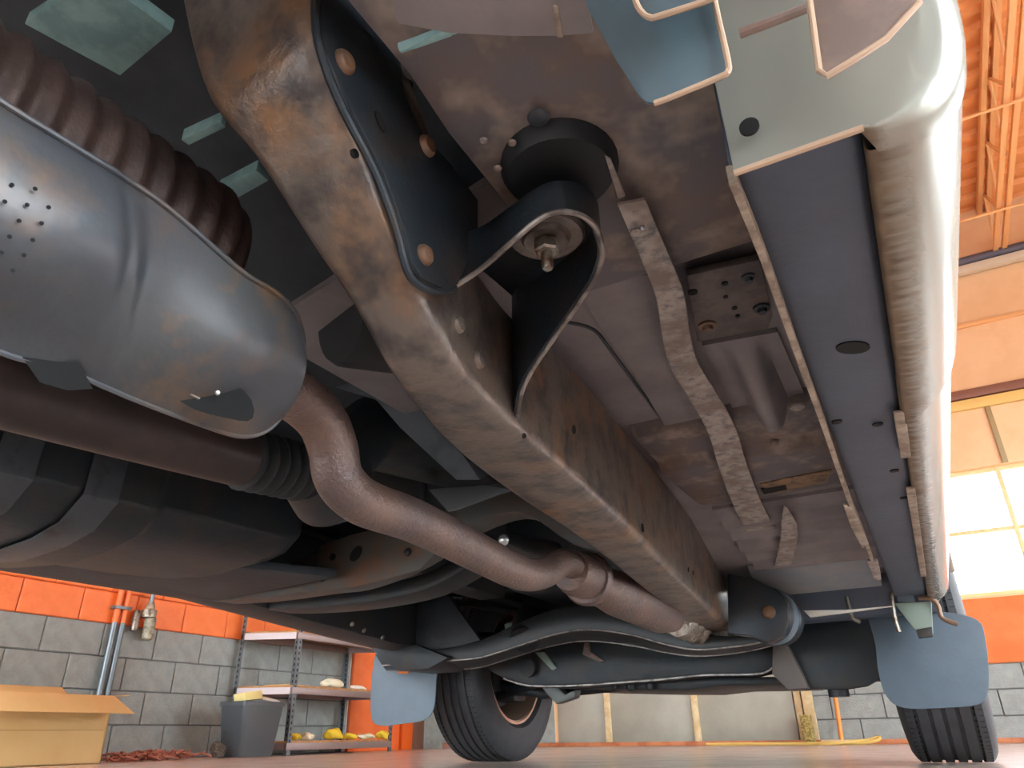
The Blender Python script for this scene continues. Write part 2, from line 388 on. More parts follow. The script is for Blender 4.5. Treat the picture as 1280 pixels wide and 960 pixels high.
for z in (.075, .43, .80, 1.2, 1.65):
    for (a, b) in (((RX1-.02, RY0+.17, z-.045), (RX1+.004, RY1, z)), ((RX0, RY0, z-.045), (RX0+.024, RY1-.17, z))):
        bo = box('beam', a, b, M['beam'], rk)
    bm = bmesh.new()
    add_prism(bm, [(RX0+.01, RY0+.01, z-.045), (RX0+.03, RY0+.0, z-.045), (RX1-.01, RY0+.175, z-.045), (RX1-.03, RY0+.185, z-.045)], (0, 0, .045))
    from_bm('end_beam', bm, M['beam'], rk)
    bm = bmesh.new()
    add_prism(bm, [(RX0+.01, RY1-.175, z-.045), (RX0+.03, RY1-.185, z-.045), (RX1-.01, RY1-.01, z-.045), (RX1-.03, RY1, z-.045)], (0, 0, .045))
    from_bm('end_beam', bm, M['beam'], rk)
    prism('board', [(RX0+.004, RY0+.004, z), (RX1-.004, RY0+.182, z), (RX1-.004, RY1-.004, z), (RX0+.004, RY1-.182, z)], (0, 0, .014), M['board'], rk, bevel=.001)

def lump(name, c, r, m, seed, squash=(1, 1, .5)):
    rr = random.Random(seed); bm = bmesh.new()
    bmesh.ops.create_icosphere(bm, subdivisions=3, radius=1)
    ph = [(rr.uniform(2, 5), rr.uniform(0, 6), rr.uniform(2, 5), rr.uniform(0, 6)) for _ in range(4)]
    zmin = 0
    for v in bm.verts:
        k = 1+sum(.16*math.sin(a*v.co.x+b)*math.cos(c2*v.co.y+d+v.co.z*2) for a, b, c2, d in ph)
        v.co = Vector((v.co.x*squash[0], v.co.y*squash[1], max(v.co.z, -.7)*squash[2]))*k*r
        zmin = min(zmin, v.co.z)
    for v in bm.verts: v.co += Vector(c)-Vector((0, 0, zmin))
    return from_bm(name, bm, m, angle=60)
M['yellow'] = mat('yellow cloth', lin('e8c838'), .8)
M['cream'] = mat('cream cloth', lin('e2dcc0'), .8)
M['white'] = mat('white paper', lin('e8e6dc'), .7)
M['card'] = mat('tan cardboard', lin('dcbc84'), .75, 0, lin('d4b276'), .5, 5, .4, .05, 60)
T = 4.5
tag(lump('rag', (-4.12, 4.17, .091), .045, M['yellow'], 1), 'small yellow rag beside the bin on the lowest rack shelf', 'rag', 'rags on the lowest rack shelf')
tag(lump('rag', (-4.12, 4.30, .091), .05, M['cream'], 2), 'grey white rag beside the near front post on the lowest rack shelf', 'rag', 'rags on the lowest rack shelf')
tag(lump('rag', (-4.1, 4.56, .091), .06, M['yellow'], 3, (1, 1.2, .7)), 'bright yellow rag heaped mid way along the lowest rack shelf', 'rag', 'rags on the lowest rack shelf')
tag(lump('rag', (-4.1, 4.74, .091), .05, M['yellow'], 4, (1, 1.3, .5)), 'flat yellow rag just right of the heaped one on the lowest rack shelf', 'rag', 'rags on the lowest rack shelf')
tag(lump('rag', (-4.1, 4.93, .091), .055, M['cream'], 5, (1, 1.6, .35)), 'long cream rag at the far end of the lowest rack shelf', 'rag', 'rags on the lowest rack shelf')
tag(lump('rag', (-4.09, 5.13, .091), .045, M['yellow'], 6, (1, 1.4, .7)), 'yellow white rag against the last post of the lowest rack shelf', 'rag', 'rags on the lowest rack shelf')
def flat_card(name, c, lx, ly, h, rot, m):
    return box(name, (-lx/2, -ly/2, 0), (lx/2, ly/2, h), m, None, None, .002, Matrix.Translation(c) @ Matrix.Rotation(rot, 4, 'Z'))
tag(flat_card('cardboard_sheet', (-4.27, 4.24, .4445), .2, .36, .012, .2, M['card']), 'flat tan cardboard sheet on the middle rack shelf', 'cardboard')
tag(lump('crumpled_bag', (-4.15, 4.55, .4445), .07, M['cream'], 8, (.9, 1.5, .55)), 'crumpled cream bag on the middle rack shelf behind the front post', 'bag', 'bags on the middle rack shelf')
tag(lump('crumpled_bag', (-4.12, 4.80, .4445), .045, M['white'], 9, (.9, 2.2, .35)), 'flattened white bag further along the middle rack shelf', 'bag', 'bags on the middle rack shelf')
gl = lathe('jar', [(.0, 0), (.03, 0), (.032, .01), (.032, .06), (.025, .07), (.027, .08), (0, .082)], (-4.1, 5.1, .4445), (0, 0, 1), M['cream'])
tag(gl, 'small pale jar at the far end of the middle rack shelf', 'jar')

# waste bin
def bin_():
    c = Vector((-4.08, 3.73, 0)); rings = []
    def rr(hx, hy, z, r=.03):
        out = []
        for (sx, sy, a0) in ((1, 1, 0), (-1, 1, 90), (-1, -1, 180), (1, -1, 270)):
            for k in range(5):
                a = math.radians(a0+k*22.5); out.append(c+Vector((sx*(hx-r)+r*math.cos(a), sy*(hy-r)+r*math.sin(a), z)))
        return out
    rings = [rr(.095, .135, 0), rr(.10, .14, .01), rr(.12, .172, .30), rr(.128, .18, .30), rr(.128, .18, .325), rr(.12, .172, .325), rr(.095, .135, .03)]
    t = thing('waste_bin', 'dark grey plastic waste bin standing before the storage rack', 'bin', c)
    loft('body', rings, mat('dark grey bin plastic', lin('4c5256'), .38), t, angle=50)
bin_()
o = box('paper_offcut', (-.05, -.075, 0), (.05, .075, .05), mat('yellowed paper', lin('e6d890'), .7), None, None, .002, Matrix.Translation((-4.03, 3.64, .33)) @ Matrix.Rotation(.12, 4, 'X') @ Matrix.Rotation(-.1, 4, 'Y'))
tag(o, 'yellowish folded paper sticking out of the waste bin', 'paper', 'paper in the waste bin')
o = box('paper_offcut', (-.05, -.08, 0), (.05, .08, .012), M['white'], None, None, .002, Matrix.Translation((-4.06, 3.82, .342)) @ Matrix.Rotation(.25, 4, 'Y') @ Matrix.Rotation(-.1, 4, 'X'))
tag(o, 'white crumpled paper lying on top of the waste bin', 'paper', 'paper in the waste bin')

# cardboard box
def carton():
    t = thing('cardboard_box', 'open tan cardboard box with drooping flaps on the floor', 'box', (-4.1, 2.25, 0))
    x0, x1, y0, y1, h, th = -4.2, -3.82, 1.6, 2.55, .31, .005
    for nm, lo, hi in (('side', (x1-th, y0, 0), (x1, y1, h)), ('side', (x0, y0, 0), (x0+th, y1, h)), ('side', (x0, y0, 0), (x1, y0+th, h)), ('side', (x0, y1-th, 0), (x1, y1, h)), ('bottom', (x0, y0, 0), (x1, y1, th))):
        box(nm, lo, hi, M['card'], t, bevel=.001)
    def flap(a, b, c, d): prism('flap', [Vector(p) for p in (a, b, c, d)], (0, 0, .005), M['card'], t, bevel=.001)
    flap((x1, y0, h), (x1, y1+.0, h), (x1+.11, y1+.06, h-.085), (x1+.11, y0, h-.085))
    flap((x0, y0, h), (x0, y1, h), (x0-.1, y1, h+.06), (x0-.1, y0, h+.06))
    flap((x0+.02, y1, h), (x1-.01, y1, h), (x1-.06, y1+.13, h+.01), (x0+.02, y1+.14, h+.01))
    box('tape', (x1-.001, y0+.1, .15), (x1+.001, y1-.02, .154), mat('tape', lin('b89050'), .4), t, bevel=0)
carton()
# mop strings, brush
def mop():
    rr = random.Random(3); bm = bmesh.new()
    for i in range(90):
        cx, cy = rr.uniform(-4.22, -4.0), rr.uniform(2.82, 3.24)
        a = rr.uniform(0, 6.28); L = rr.uniform(.06, .14); z = rr.uniform(.008, .05)*(1-abs(cy-3.12)/.6)
        pts = []
        for k in range(5):
            pts.append((cx+math.cos(a)*L*k/4, cy+math.sin(a)*L*k/4, max(.006, z+.012*math.sin(k*2+i)))); a += rr.uniform(-.9, .9)
        add_tube(bm, smooth_path(pts, 2), .006, 5)
    o = from_bm('mop_strings', bm, mat('pink brown mop yarn', lin('b87a68'), .9, 0, lin('9a5f50'), .5, 20))
    tag(o, 'loose pile of pinkish mop strings on floor below the wall', 'mop', kind='stuff')
mop()
b_ = thing('scrub_brush', 'small round dark scrub brush on floor beside the waste bin', 'brush', (-4.05, 3.47, 0))
bo = lump('head', (-4.05, 3.47, 0), .05, mat('dirty bristle', lin('6a6258'), .9, 0, lin('3f3a34'), .5, 60, bump=.6), 12, (1, 1, .9))
bo.parent = b_; bo.matrix_parent_inverse = Matrix.Translation(-b_.location)
tube('handle', [(-4.05, 3.49, .07), (-4.06, 3.51, .15)], .006, M['rubber'], b_)
# orange pole and hose by the far wall
po = thing('broom', 'orange wooden broom pole leaning on the far block wall', 'broom', (-.85, FY-.1, 0))
tube('handle', [(-.85, FY-.17, .03), (-.80, FY-.05, 1.4)], .018, mat('orange wood', lin('d98a3a'), .5), po)
box('head', (-1.0, FY-.2, 0), (-.72, FY-.13, .035), M['wood'], po)
hp = [(-1.1, 6.75, .012), (-.95, 6.72, .012), (-.8, 6.70, .012), (-.68, 6.70, .012), (-.58, 6.72, .03), (-.57, 6.76, .05), (-.66, 6.74, .03), (-.9, 6.62, .012), (-1.2, 6.68, .012), (-1.9, 6.7, .012)]
tag(tube('hose', hp, .012, mat('yellow hose', lin('d0b060'), .5), n=5, seg=8), 'yellow hose lying on floor along the far wall', 'hose')
tag(box('floor_debris', (-1.13, 6.78, 0), (-1.05, 6.88, .22), mat('straw bundle', lin('b09a5a'), .9, 0, lin('6f6036'), .5, 50, bump=.8)), 'straw coloured bundle standing at the door jamb', 'bundle')
jk = thing('hand_tool', 'dark tool lying on floor between the door and left tyre', 'tool', (-4.2, 6.35, 0))
tube('handle', [(-4.2, 6.3, .03), (-4.15, 6.45, .16)], .02, M['black'], jk)
box('head', (-4.25, 6.22, 0), (-4.1, 6.34, .05), M['alu'], jk)
#VEHICLE#
# ================================================================ VEHICLE
V = thing('vehicle', 'silver body on frame vehicle seen from beneath, rusty frame rail, grey mud flaps', 'car', (-.86, 1.4, 0))
def L3(a, b, t): return Vector(a).lerp(Vector(b), t)

# ---- frame rail
OLp = [(385, -60, -.315, .15, .15), (398, 50, -.32, .13, .15), (430, 140, -.325, .108, .15), (480, 270, -.33, .088, .15), (520, 360, -.332, .076, .15), (560, 440, -.335, .076, .15),
       (600, 490, -.35, .084, .15), (650, 540, -.366, .10, .155), (720, 600, -.386, .112, .188), (800, 675, -.414, .10, .196), (860, 735, -.453, .10, .21), (915, 788, -.512, .10, .20)]
OL = [PX(a, b, x) for a, b, x, w_, h_ in OLp]
pre = OL[0]+(OL[0]-OL[1])*1.5
OL = [pre]+OL; Wd = [.16]+[q[3] for q in OLp]; Hh = [.15]+[q[4] for q in OLp]
st = smooth_path([Vector((p.x, p.y, p.z)) for p in OL], 5)
wh = smooth_path([Vector((a, b, 0)) for a, b in zip(Wd, Hh)], 5)
rings = []
for i, p in enumerate(st):
    t = (st[min(i+1, len(st)-1)]-st[max(i-1, 0)]).normalized()
    s = Vector((-1, 0, 0)); n = t.cross(s).normalized()
    if n.z < 0: n = -n
    w_, h_ = wh[i].x, wh[i].y
    r = .017; ring = []
    for (cx, cz, a0) in ((r, r, 180), (w_-r, r, 270), (w_-r, h_-r, 0), (r, h_-r, 90)):
        for k in range(5):
            a = math.radians(a0+k*22.5); ring.append(p+s*(cx+r*math.cos(a))+n*(cz+r*math.sin(a)))
    rings.append(ring)
rail = loft('frame_rail', rings, M['rail'], V, 'rust blotched brown steel frame rail', angle=60)
def stud(name, c, ax, r, h, m, parent, label=None, dome=True):
    pr = [(0, 0), (r, 0), (r*.95, h*.4), (r*.7, h*.8), (0, h)] if dome else [(0, 0), (r, 0), (r, h), (0, h)]
    return lathe(name, pr, c, ax, m, parent, label, seg=16)
def hole(c, ax, r, parent, sy=1.0, name='hole'):  # flat black disc on the surface, hole shade painted instead of cut
    ax = Vector(ax).normalized(); u = ax.orthogonal().normalized(); v = ax.cross(u)
    bm = bmesh.new(); add_lathe(bm, [(0, -.001), (r, -.001), (r, .0012), (0, .0012)], (0, 0, 0), (0, 0, 1), 18)
    for q in bm.verts: q.co = Vector(c)+u*q.co.x*sy+v*q.co.y+ax*q.co.z
    return from_bm(name, bm, M['hole'], parent)
def railx(py_):  # outboard face X at Y
    for a, b in zip(OL[:-1], OL[1:]):
        if a.y <= py_ <= b.y: return a.x+(b.x-a.x)*(py_-a.y)/(b.y-a.y)
    return OL[-1].x
def onrail(px, py):
    x = -.35
    for _ in range(8):
        p = PX(px, py, x); x = railx(p.y)
    return p
for a, b, r in ((571, 406, .0085), (597, 450, .0085)):
    p = onrail(a, b); stud('rivet', p, (1, 0, 0), r*1.15, .008, M['rail'], rail)
for a, b, r, sy in ((717, 537, .006, .6), (803, 660, .007, .8), (443, 192, .004, 1.2), (655, 545, .003, 1)):
    p = onrail(a, b); hole(p, (1, .1, 0), r, rail, 1.4)
for a, b in ((860, 712), (866, 716)): hole(onrail(a, b), (1, .1, 0), .004, rail, 2)

# left rail of the frame, seen only in slivers
rl = [[Vector((x, y, z)) for x, z in ((-1.2, .50), (-1.3, .50), (-1.3, .62), (-1.2, .62))] for y in (1.4, 2.1)]
loft('frame_rail', rl, M['black'], V, 'black frame rail on the far side', .008)

# ---- gusset plate on the rail and body mount outrigger
plate = prism('gusset_plate', [PX(a, b, -.322) for a, b in ((398, -60), (396, 20), (404, 70), (430, 135), (470, 212), (497, 285), (508, 328), (520, 350), (545, 362), (566, 358), (592, 300), (592, 252), (556, 205), (522, 168), (500, 120), (480, -60))], (.006, 0, 0), M['plate'], V, 'black gusset plate bolted to the rail', .002)
tube('plate_lip', [PX(a, b, -.317) for a, b in ((396, -60), (394, 20), (402, 70), (428, 137), (468, 214), (495, 287), (506, 330), (518, 352), (545, 365), (568, 360))], .0035, M['plate'], plate, n=3, seg=8)
for a, b, r in ((430, 78, .011), (533, 183, .011), (530, 319, .010)):
    stud('bolt_head', PX(a, b, -.316), (1, 0, 0), r, .007, M['rivet'], plate)
hole(PX(475, 152, -.3155), (1, 0, 0), .0095, plate, .5, 'slot')
def band():
    bot = [(560, 362, -.335, 0), (600, 336, -.302, 0), (640, 301, 0, .492), (668, 277, 0, .498), (690, 265, 0, .50), (712, 264, 0, .502), (732, 271, 0, .502), (746, 286, 0, .502), (753, 312, 0, .50), (748, 335, 0, .498), (735, 361, 0, .49), (700, 411, 0, .472), (668, 457, 0, .452), (652, 490, 0, .435), (647, 520, -.362, 0)]
    B = [PX(a, b, c) if c else PZ(a, b, d) for a, b, c, d in bot]
    hs = [.062, .05, .040, .036, .034, .034, .036, .04, .045, .05, .058, .08, .11, .14, .165]
    T = [p+Vector((0, 0, h)) for p, h in zip(B, hs)]
    B = smooth_path(B, 4); T = smooth_path(T, 4)
    bm = bmesh.new(); rings = []
    c = sum(B, Vector())/len(B)
    for i in range(len(B)):
        t = (B[min(i+1, len(B)-1)]-B[max(i-1, 0)]).normalized(); n = Vector((t.y, -t.x, 0)).normalized()*.0045
        rings.append([B[i], T[i], T[i]-n, B[i]-n])
    add_loft(bm, rings); br = from_bm('mount_bracket', bm, M['plate'], V, 'black pressed body mount bracket with rolled bright edge')
    tube('bracket_edge', [p+Vector((0, 0, -.001)) for p in B], .0028, M['edge'], br, 'pale bracket edge', seg=8)
    prism('bracket_top', [p+Vector((0, 0, -.006)) for p in T], (0, 0, .004), M['plate'], br, bevel=0)
    return br
mb_ = band()
wc = PZ(683, 303, .508)
ws = lathe('mount_washer', [(.0, .002), (.018, .002), (.021, 0), (.024, .005), (.034, .005), (.037, .009), (.037, .013), (0, .013)], wc, (0, 0, 1), mat('brown washer steel', lin('675e58'), .45, .4, lin('4f4844'), .5, 40), mb_, 'brown cupped washer', 28)
lathe('mount_nut', [(0, -.012), (.010, -.012), (.012, -.010), (.012, 0), (0, 0)], wc, (0, 0, 1), M['bolt'], mb_, seg=6)
lathe('mount_stud', [(0, -.030), (.0045, -.030), (.0055, -.028), (.0055, -.01), (0, -.01)], wc, (0, 0, 1), M['bolt'], mb_, seg=12)
lathe('mount_cushion', [(.0, 0), (.05, 0), (.056, .01), (.056, .055), (.05, .06), (0, .06)], PZ(700, 222, .565), (0, 0, 1), M['rubber'], V, 'black rubber body mount cushion', 30)

# ---- exhaust
pp = [(330, 470, -.54), (372, 497, -.56), (402, 525, -.565), (416, 560, -.57), (425, 600, -.575), (452, 632, -.58), (520, 652, -.58), (600, 692, -.585), (650, 716, -.59), (680, 716, -.592), (705, 702, -.592), (722, 712, -.594)]
pts = [PX(*q) for q in pp]
pts[4] = PX(424, 598, -.575); pts[5] = PX(455, 628, -.58)
ex = tube('exhaust_pipe', pts, [.029]*9+[.027, .026, .026], M['exhaust'], V, 'heat browned exhaust pipe with S bend', seg=24, n=6)
fl0 = PX(738, 722, -.60); fl1 = PX(760, 738, -.60); ax = (PX(800, 752, -.60)-PX(735, 722, -.60)).normalized()
lathe('flange', [(0, -.012), (.05, -.012), (.054, -.006), (.054, .004), (.048, .01), (0, .01)], PX(735, 724, -.60), ax, M['exhaust'], ex, seg=24)
lathe('pipe_elbow', [(0, 0), (.04, 0), (.046, .03), (.045, .08), (.0, .08)], PX(712, 712, -.6), ax, M['exhaust'], ex)
cat = lathe('catalytic_converter', [(.0, 0), (.03, 0), (.045, .06), (.05, .12), (.05, .40), (.04, .46), (.034, .5), (0, .5)], PX(745, 730, -.60), ax, M['exhaust'], V, 'brown catalytic converter shell', 28)
def crinkle(name, c, ax, r, L, m, parent, seed):
    rr = random.Random(seed); ax = Vector(ax).normalized(); u = ax.orthogonal().normalized(); v = ax.cross(u); rings = []
    for i in range(14):
        rings.append([Vector(c)+ax*(L*i/13)+(math.cos(a)*u+math.sin(a)*v)*(r*(1+rr.uniform(-.1, .1)+.06*math.sin(i*2.2))) for a in [2*math.pi*k/20 for k in range(20)]])
    return loft(name, rings, m, parent, angle=20)
wr = crinkle('heat_wrap', PX(845, 771, -.615), ax, .05, .36, M['wrap'], cat, 4); wr['label'] = 'crinkled silver heat wrap'

# ---- muffler and its stamped shield
def muffler():
    # ribbed shell, axis along Y
    rings = []; c = Vector((-.66, 0, .57))
    ys = [-.35+.004*i for i in range(200)]
    for y in ys:
        if y > .44: break
        e = max(0, (y-.38)/.06); k = math.sqrt(max(0, 1-e*e)) if e < 1 else .02
        rib = .0032*math.sin(y*2*math.pi/.027)
        rings.append([c+Vector((math.cos(a)*(.125+rib)*(.35+.65*k), y, math.sin(a)*(.10+rib)*(.35+.65*k))) for a in [2*math.pi*q/48 for q in range(48)]])
    return loft('muffler', rings, M['muffler'], V, 'brown ribbed muffler body', angle=80)
muffler()
def shield():
    # outboard upper edge -> rolls under -> lower edge
    up = [(-170, 20, -.47), (0, 131, -.47), (100, 192, -.47), (200, 255, -.47), (300, 340, -.47), (345, 368, -.473), (368, 392, -.478), (378, 425, -.487), (376, 455, -.495)]
    lo = [(-170, 365, -.56), (0, 440, -.56), (80, 462, -.56), (170, 500, -.56), (255, 532, -.56), (300, 545, -.56), (330, 540, -.555), (352, 520, -.545), (368, 490, -.52)]
    A = smooth_path([PX(*q) for q in up], 24); B = smooth_path([PX(*q) for q in lo], 24)
    bm = bmesh.new(); N = 16; rings = []
    for i, (a, b) in enumerate(zip(A, B)):
        col = []
        y_ = a.y
        for k in range(N+1):
            t = k/N
            p = a.lerp(b, t)
            # bulge outboard and down
            bul = .030*math.sin(math.pi*t)*(1 if i < 160 else max(.15, 1-(i-160)/40))
            step = .014/(1+math.exp(max(-60, min(60, (y_-.226+.01*t)/.003))))*math.sin(math.pi*min(1, t+.08))+.008*math.exp(-((y_-.236+.01*t)/.008)**2)*math.sin(math.pi*t)      # pressed step between panels
            dent = .006*math.sin(p.y*34+t*3)*math.sin(math.pi*t)
            p = p+Vector((.75, 0, -.35)).normalized()*(bul+step+dent)
            col.append(p)
        rings.append(col)
    outer = rings; inner = [[p+Vector((-.002, 0, .0015)) for p in r] for r in rings]
    full = [o+list(reversed(n)) for o, n in zip(outer, inner)]
    add_loft(bm, full, True, True)
    sh = from_bm('heat_shield', bm, M['shield'], V, 'dull grey stamped heat shield with punched holes', angle=50)
    # rolled rim
    tube('rim', [r[0]+Vector((.001, 0, .001)) for r in outer]+[p for p in outer[-1][1:]]+[r[-1] for r in reversed(outer)], .0026, M['shield'], sh, seg=8)
    hm = []
    def surf(px, py):
        best = None
        for r in outer:
            for p in r:
                v = R.transposed() @ (p-CAM)
                d = (640+F*v.x/-v.z-px)**2+(480-F*v.y/-v.z-py)**2
                if best is None or d < best[0]: best = (d, p)
        dist = (best[1]-CAM).length
        return CAM+ray(px, py).normalized()*(dist-.002)
    for a, b in ((15, 231), (6, 252), (34, 256), (61, 259), (24, 276), (52, 279), (12, 296), (41, 300), (2, 316), (30, 319), (16, 338), (2, 355), (44, 236), (-12, 275), (-10, 330)):
        c = surf(a, b); stud('punched_hole', c, (CAM-c), .0014, .0006, M['hole'], sh, dome=False)
    c = surf(266, 495); n = (CAM-c).normalized(); u = ray(330, 540).normalized()-ray(220, 480).normalized(); u = (u-n*u.dot(n)).normalized(); v = n.cross(u)
    op = prism('opening', [c+u*(.040*math.cos(a))+v*(.017*math.sin(a)*(1+.25*math.sin(2*a))) for a in [2*math.pi*k/18 for k in range(18)]], -n*.002, M['hole'], sh, bevel=0)
    tube('bracket_in_opening', [surf(238, 492)+n*.002, surf(262, 505)+n*.002], .0016, M['bolt'], sh)
    stud('bolt_head', surf(272, 491)+n*.001, n, .0025, .002, M['alu'], sh)
    c = surf(70, 468)
    prism('notch', [surf(a, b)+n*.001 for a, b in ((28, 446), (70, 452), (100, 455), (116, 486), (85, 488), (50, 478))], -n*.0015, M['hole'], sh, bevel=0)
shield()

# ---- driveshaft, boot, gearbox tail
ds = tube('driveshaft', [(-.83, -.1, .39), PX(0, 487, -.80), PX(160, 533, -.8), PX(310, 575, -.80)], .040, mat('dark brown shaft', lin('40322e'), .5, .2, lin('352b29'), .5, 12), V, 'dark brown driveshaft tube', seg=24)
bt = []
a, b = PX(303, 573, -.80), PX(383, 592, -.80)
n_ = 36
tube('dust_boot', [a.lerp(b, k/n_) for k in range(n_+1)], [.040+.006*math.sin(k*2*math.pi/6) for k in range(n_+1)], M['rubber'], ds, 'black ribbed rubber boot', seg=24)
gb = tube('gearbox', [PX(380, 590, -.82), PX(395, 600, -.84), PX(420, 618, -.88), (-.88, 1.0, .63), (-.88, 1.7, .72)], [.045, .055, .065, .07, .08], M['black'], V, 'black gearbox housing', seg=24, n=2)

# ---- fuel tank with straps
M['strap'] = mat('grey strap steel', lin('4b5056'), .45, .2, lin('3c3a3a'), .4, 14)
def tank():
    prof = [PY(a, b, .65) for a, b in ((135, 500), (135, 530), (130, 560), (115, 615), (85, 650), (50, 670), (0, 688))]
    prof = [(p.x-.01, p.z) for p in prof]
    prof = [(prof[0][0], .66)]+prof+[(-1.60, .41), (-1.64, .46), (-1.64, .66)]
    def sec(y, k, dz=0):
        return [Vector((-1.38+(x+1.38)*k, y, .66+(z-.66)*k+dz)) for x, z in prof]
    rings = [sec(.25, .8), sec(.28, .97), sec(.32, .995), sec(.60, 1.0), sec(.78, 1.0, .0), sec(.80, .95, .004), sec(1.08, .92, .006), sec(1.16, .84, .01), sec(1.19, .7, .02)]
    tk = loft('fuel_tank', rings, M['black'], V, 'dark fuel tank held by steel straps', angle=30, bevel=.006)
    for y in (.50, .64):
        r2 = [sec(y, 1.03), sec(y+.06, 1.03)]
        bm = bmesh.new()
        a = [[p for p in r] for r in r2]
        inner = [[Vector((-1.38+(p.x+1.38)*.985, p.y, .66+(p.z-.66)*.985)) for p in r] for r in a]
        full = [[a[0][i], a[1][i], inner[1][i], inner[0][i]] for i in range(len(prof))]
        add_loft(bm, full); from_bm('strap', bm, M['strap'], tk, 'grey black tank strap', .002)
    stud('bolt_head', PY(50, 613, .60), (.5, -.6, -.5), .006, .006, M['alu'], tk)
    return tk
tank()
loft('splash_panel', [[PX(0, 680, -1.5), PX(0, 712, -1.62), PX(0, 712, -1.62)+Vector((0, 0, .02)), PX(0, 680, -1.5)+Vector((0, 0, .02))],
                 [Vector((-1.2, 1.3, .435)), Vector((-1.66, 1.35, .43)), Vector((-1.66, 1.35, .45)), Vector((-1.2, 1.3, .455))]], M['pandark'], V, 'dark underseal panel', .003)
# far sill
loft('rocker_panel', [[Vector((x, y, z+dz)) for x, dz in ((-1.63, 0), (-1.70, -.012), (-1.77, 0), (-1.80, .05), (-1.80, .25), (-1.63, .25))] for y, z in ((-.2, .45), (.8, .437), (1.3, .442), (1.65, .415), (2.1, .385), (2.3, .39))], M['black'], V, 'dark far side rocker panel', .006)

# ---- gearbox crossmember, arched with holes
def xmember():
    Y = 1.34
    top = [(235, 742), (300, 728), (395, 690), (400, 683), (470, 664), (530, 645), (560, 636), (600, 618), (640, 606), (680, 612), (720, 634), (775, 668)]
    bot = [(240, 752), (320, 748), (400, 737), (440, 732), (490, 715), (530, 694), (560, 672), (598, 652), (640, 640), (672, 650), (712, 678), (770, 698)]
    A = smooth_path([PY(*q, Y) for q in top], 3); B = smooth_path([PY(*q, Y) for q in bot], 3)
    rings = [[a, a+Vector((0, .07, 0)), b+Vector((0, .07, 0)), b] for a, b in zip(A, B)]
    x = loft('crossmember', rings, mat('grey green dusty steel', lin('4d5150'), .5, .1, lin('5a4a3e'), .42, 12, .2), V, 'arched grey steel gearbox crossmember', .003)
    pl = prism('mount_plate', [PY(a, b, Y-.008) for a, b in ((398, 682), (440, 668), (530, 648), (545, 690), (525, 712), (490, 722), (440, 734), (395, 738))], (0, .006, 0), mat('rust stained grey plate', lin('54524c'), .5, .1, lin('6e4a34'), .45, 14, .2), x, 'rust stained plate with slots')
    hole(PY(445, 692, Y-.009), (0, -1, 0), .014, x, 1.5); hole(PY(416, 696, Y-.009), (0, -1, 0), .009, x)
    stud('bolt_head', PY(403, 722, Y-.009), (0, -1, 0), .01, .006, M['black'], x); stud('bolt_head', PY(510, 690, Y-.009), (0, -1, 0), .01, .006, M['black'], x)
    low = [(265, 757), (330, 762), (400, 760), (470, 752), (530, 738), (575, 715), (610, 690)]
    C = smooth_path([PY(*q, 1.5) for q in low], 3)
    loft('lower_arm', [[p, p+Vector((0, .1, 0)), p+Vector((0, .1, .05)), p+Vector((0, 0, .045))] for p in C], M['black'], V, 'black curved lower arm', .01)
xmember()
# bits above the exhaust: plates, seal ring, bright fitting
prism('bracket', [PY(a, b, .95) for a, b in ((400, 465), (470, 430), (500, 440), (560, 540), (600, 600), (570, 600), (500, 535), (470, 500), (420, 485))], (0, .05, .03), mat('grey underbody bracket', lin('50545a'), .5, 0, lin('3c4046'), .5, 10), V, 'grey bracket above exhaust')
prism('bracket', [PY(a, b, 1.2) for a, b in ((535, 612), (610, 606), (640, 612), (610, 622), (560, 640))], (0, .03, .01), mat('pale grey bracket', lin('5a6064'), .5), V)
tube('seal_ring', [PY(490+38*math.cos(a), 610+38*math.sin(a), 1.3) for a in [k*math.pi/6 for k in range(8, 19)]], .012, M['rubber'], V, n=2)
rb = tube('sensor_fitting', [PX(628, 674, -.72), PX(655, 684, -.72), PX(690, 690, -.74)], [.012, .022, .026], M['black'], V, 'black fitting with bright cap')
stud('cap', PX(630, 675, -.715), (.2, -1, -.3), .011, .006, M['alu'], rb)
tube('exhaust_hanger', [PY(650, 625, 1.4), PY(700, 640, 1.4), PY(740, 672, 1.4), PY(770, 690, 1.4)], .02, M['black'], V, n=4)
lathe('damper_drum', [(0, 0), (.06, 0), (.065, .01), (.065, .16), (0, .16)], PX(425, 400, -.62), (.3, .9, .2), M['rubber'], V, 'black drum above the exhaust')

# ---- front suspension crossmember
def beam_band(name, top, nb, fb, Y, dY, m, label, edge=True):
    T = smooth_path([PY(*q, Y) for q in top], 4); N = smooth_path([PY(*q, Y) for q in nb], 4); Fb = smooth_path([PY(*q, Y+dY) for q in fb], 4)
    b = loft(name, [[t, n, f, t+Vector((0, dY, 0))] for t, n, f in zip(T, N, Fb)], m, V, label, .004)
    if edge:
        tube('edge', N, .0028, M['edge'], b, 'pale beam edge', seg=6); tube('edge', Fb, .003, M['edge'], b, 'pale beam edge', seg=6)
    return b
kx = beam_band('front_crossmember',
    [(468, 818), (520, 812), (560, 808), (600, 800), (640, 782), (690, 762), (740, 758), (790, 768), (830, 782), (870, 792), (920, 795), (960, 788), (990, 776)],
    [(478, 832), (520, 829), (560, 826), (600, 822), (640, 810), (690, 794), (735, 787), (790, 794), (830, 805), (870, 812), (920, 808), (960, 801), (990, 790)],
    [(482, 838), (520, 838), (560, 837), (600, 834), (640, 822), (690, 807), (735, 801), (790, 807), (830, 815), (870, 820), (920, 816), (960, 808), (992, 798)], 2.2, .16, M['blackgloss'], 'black pressed steel front crossmember')
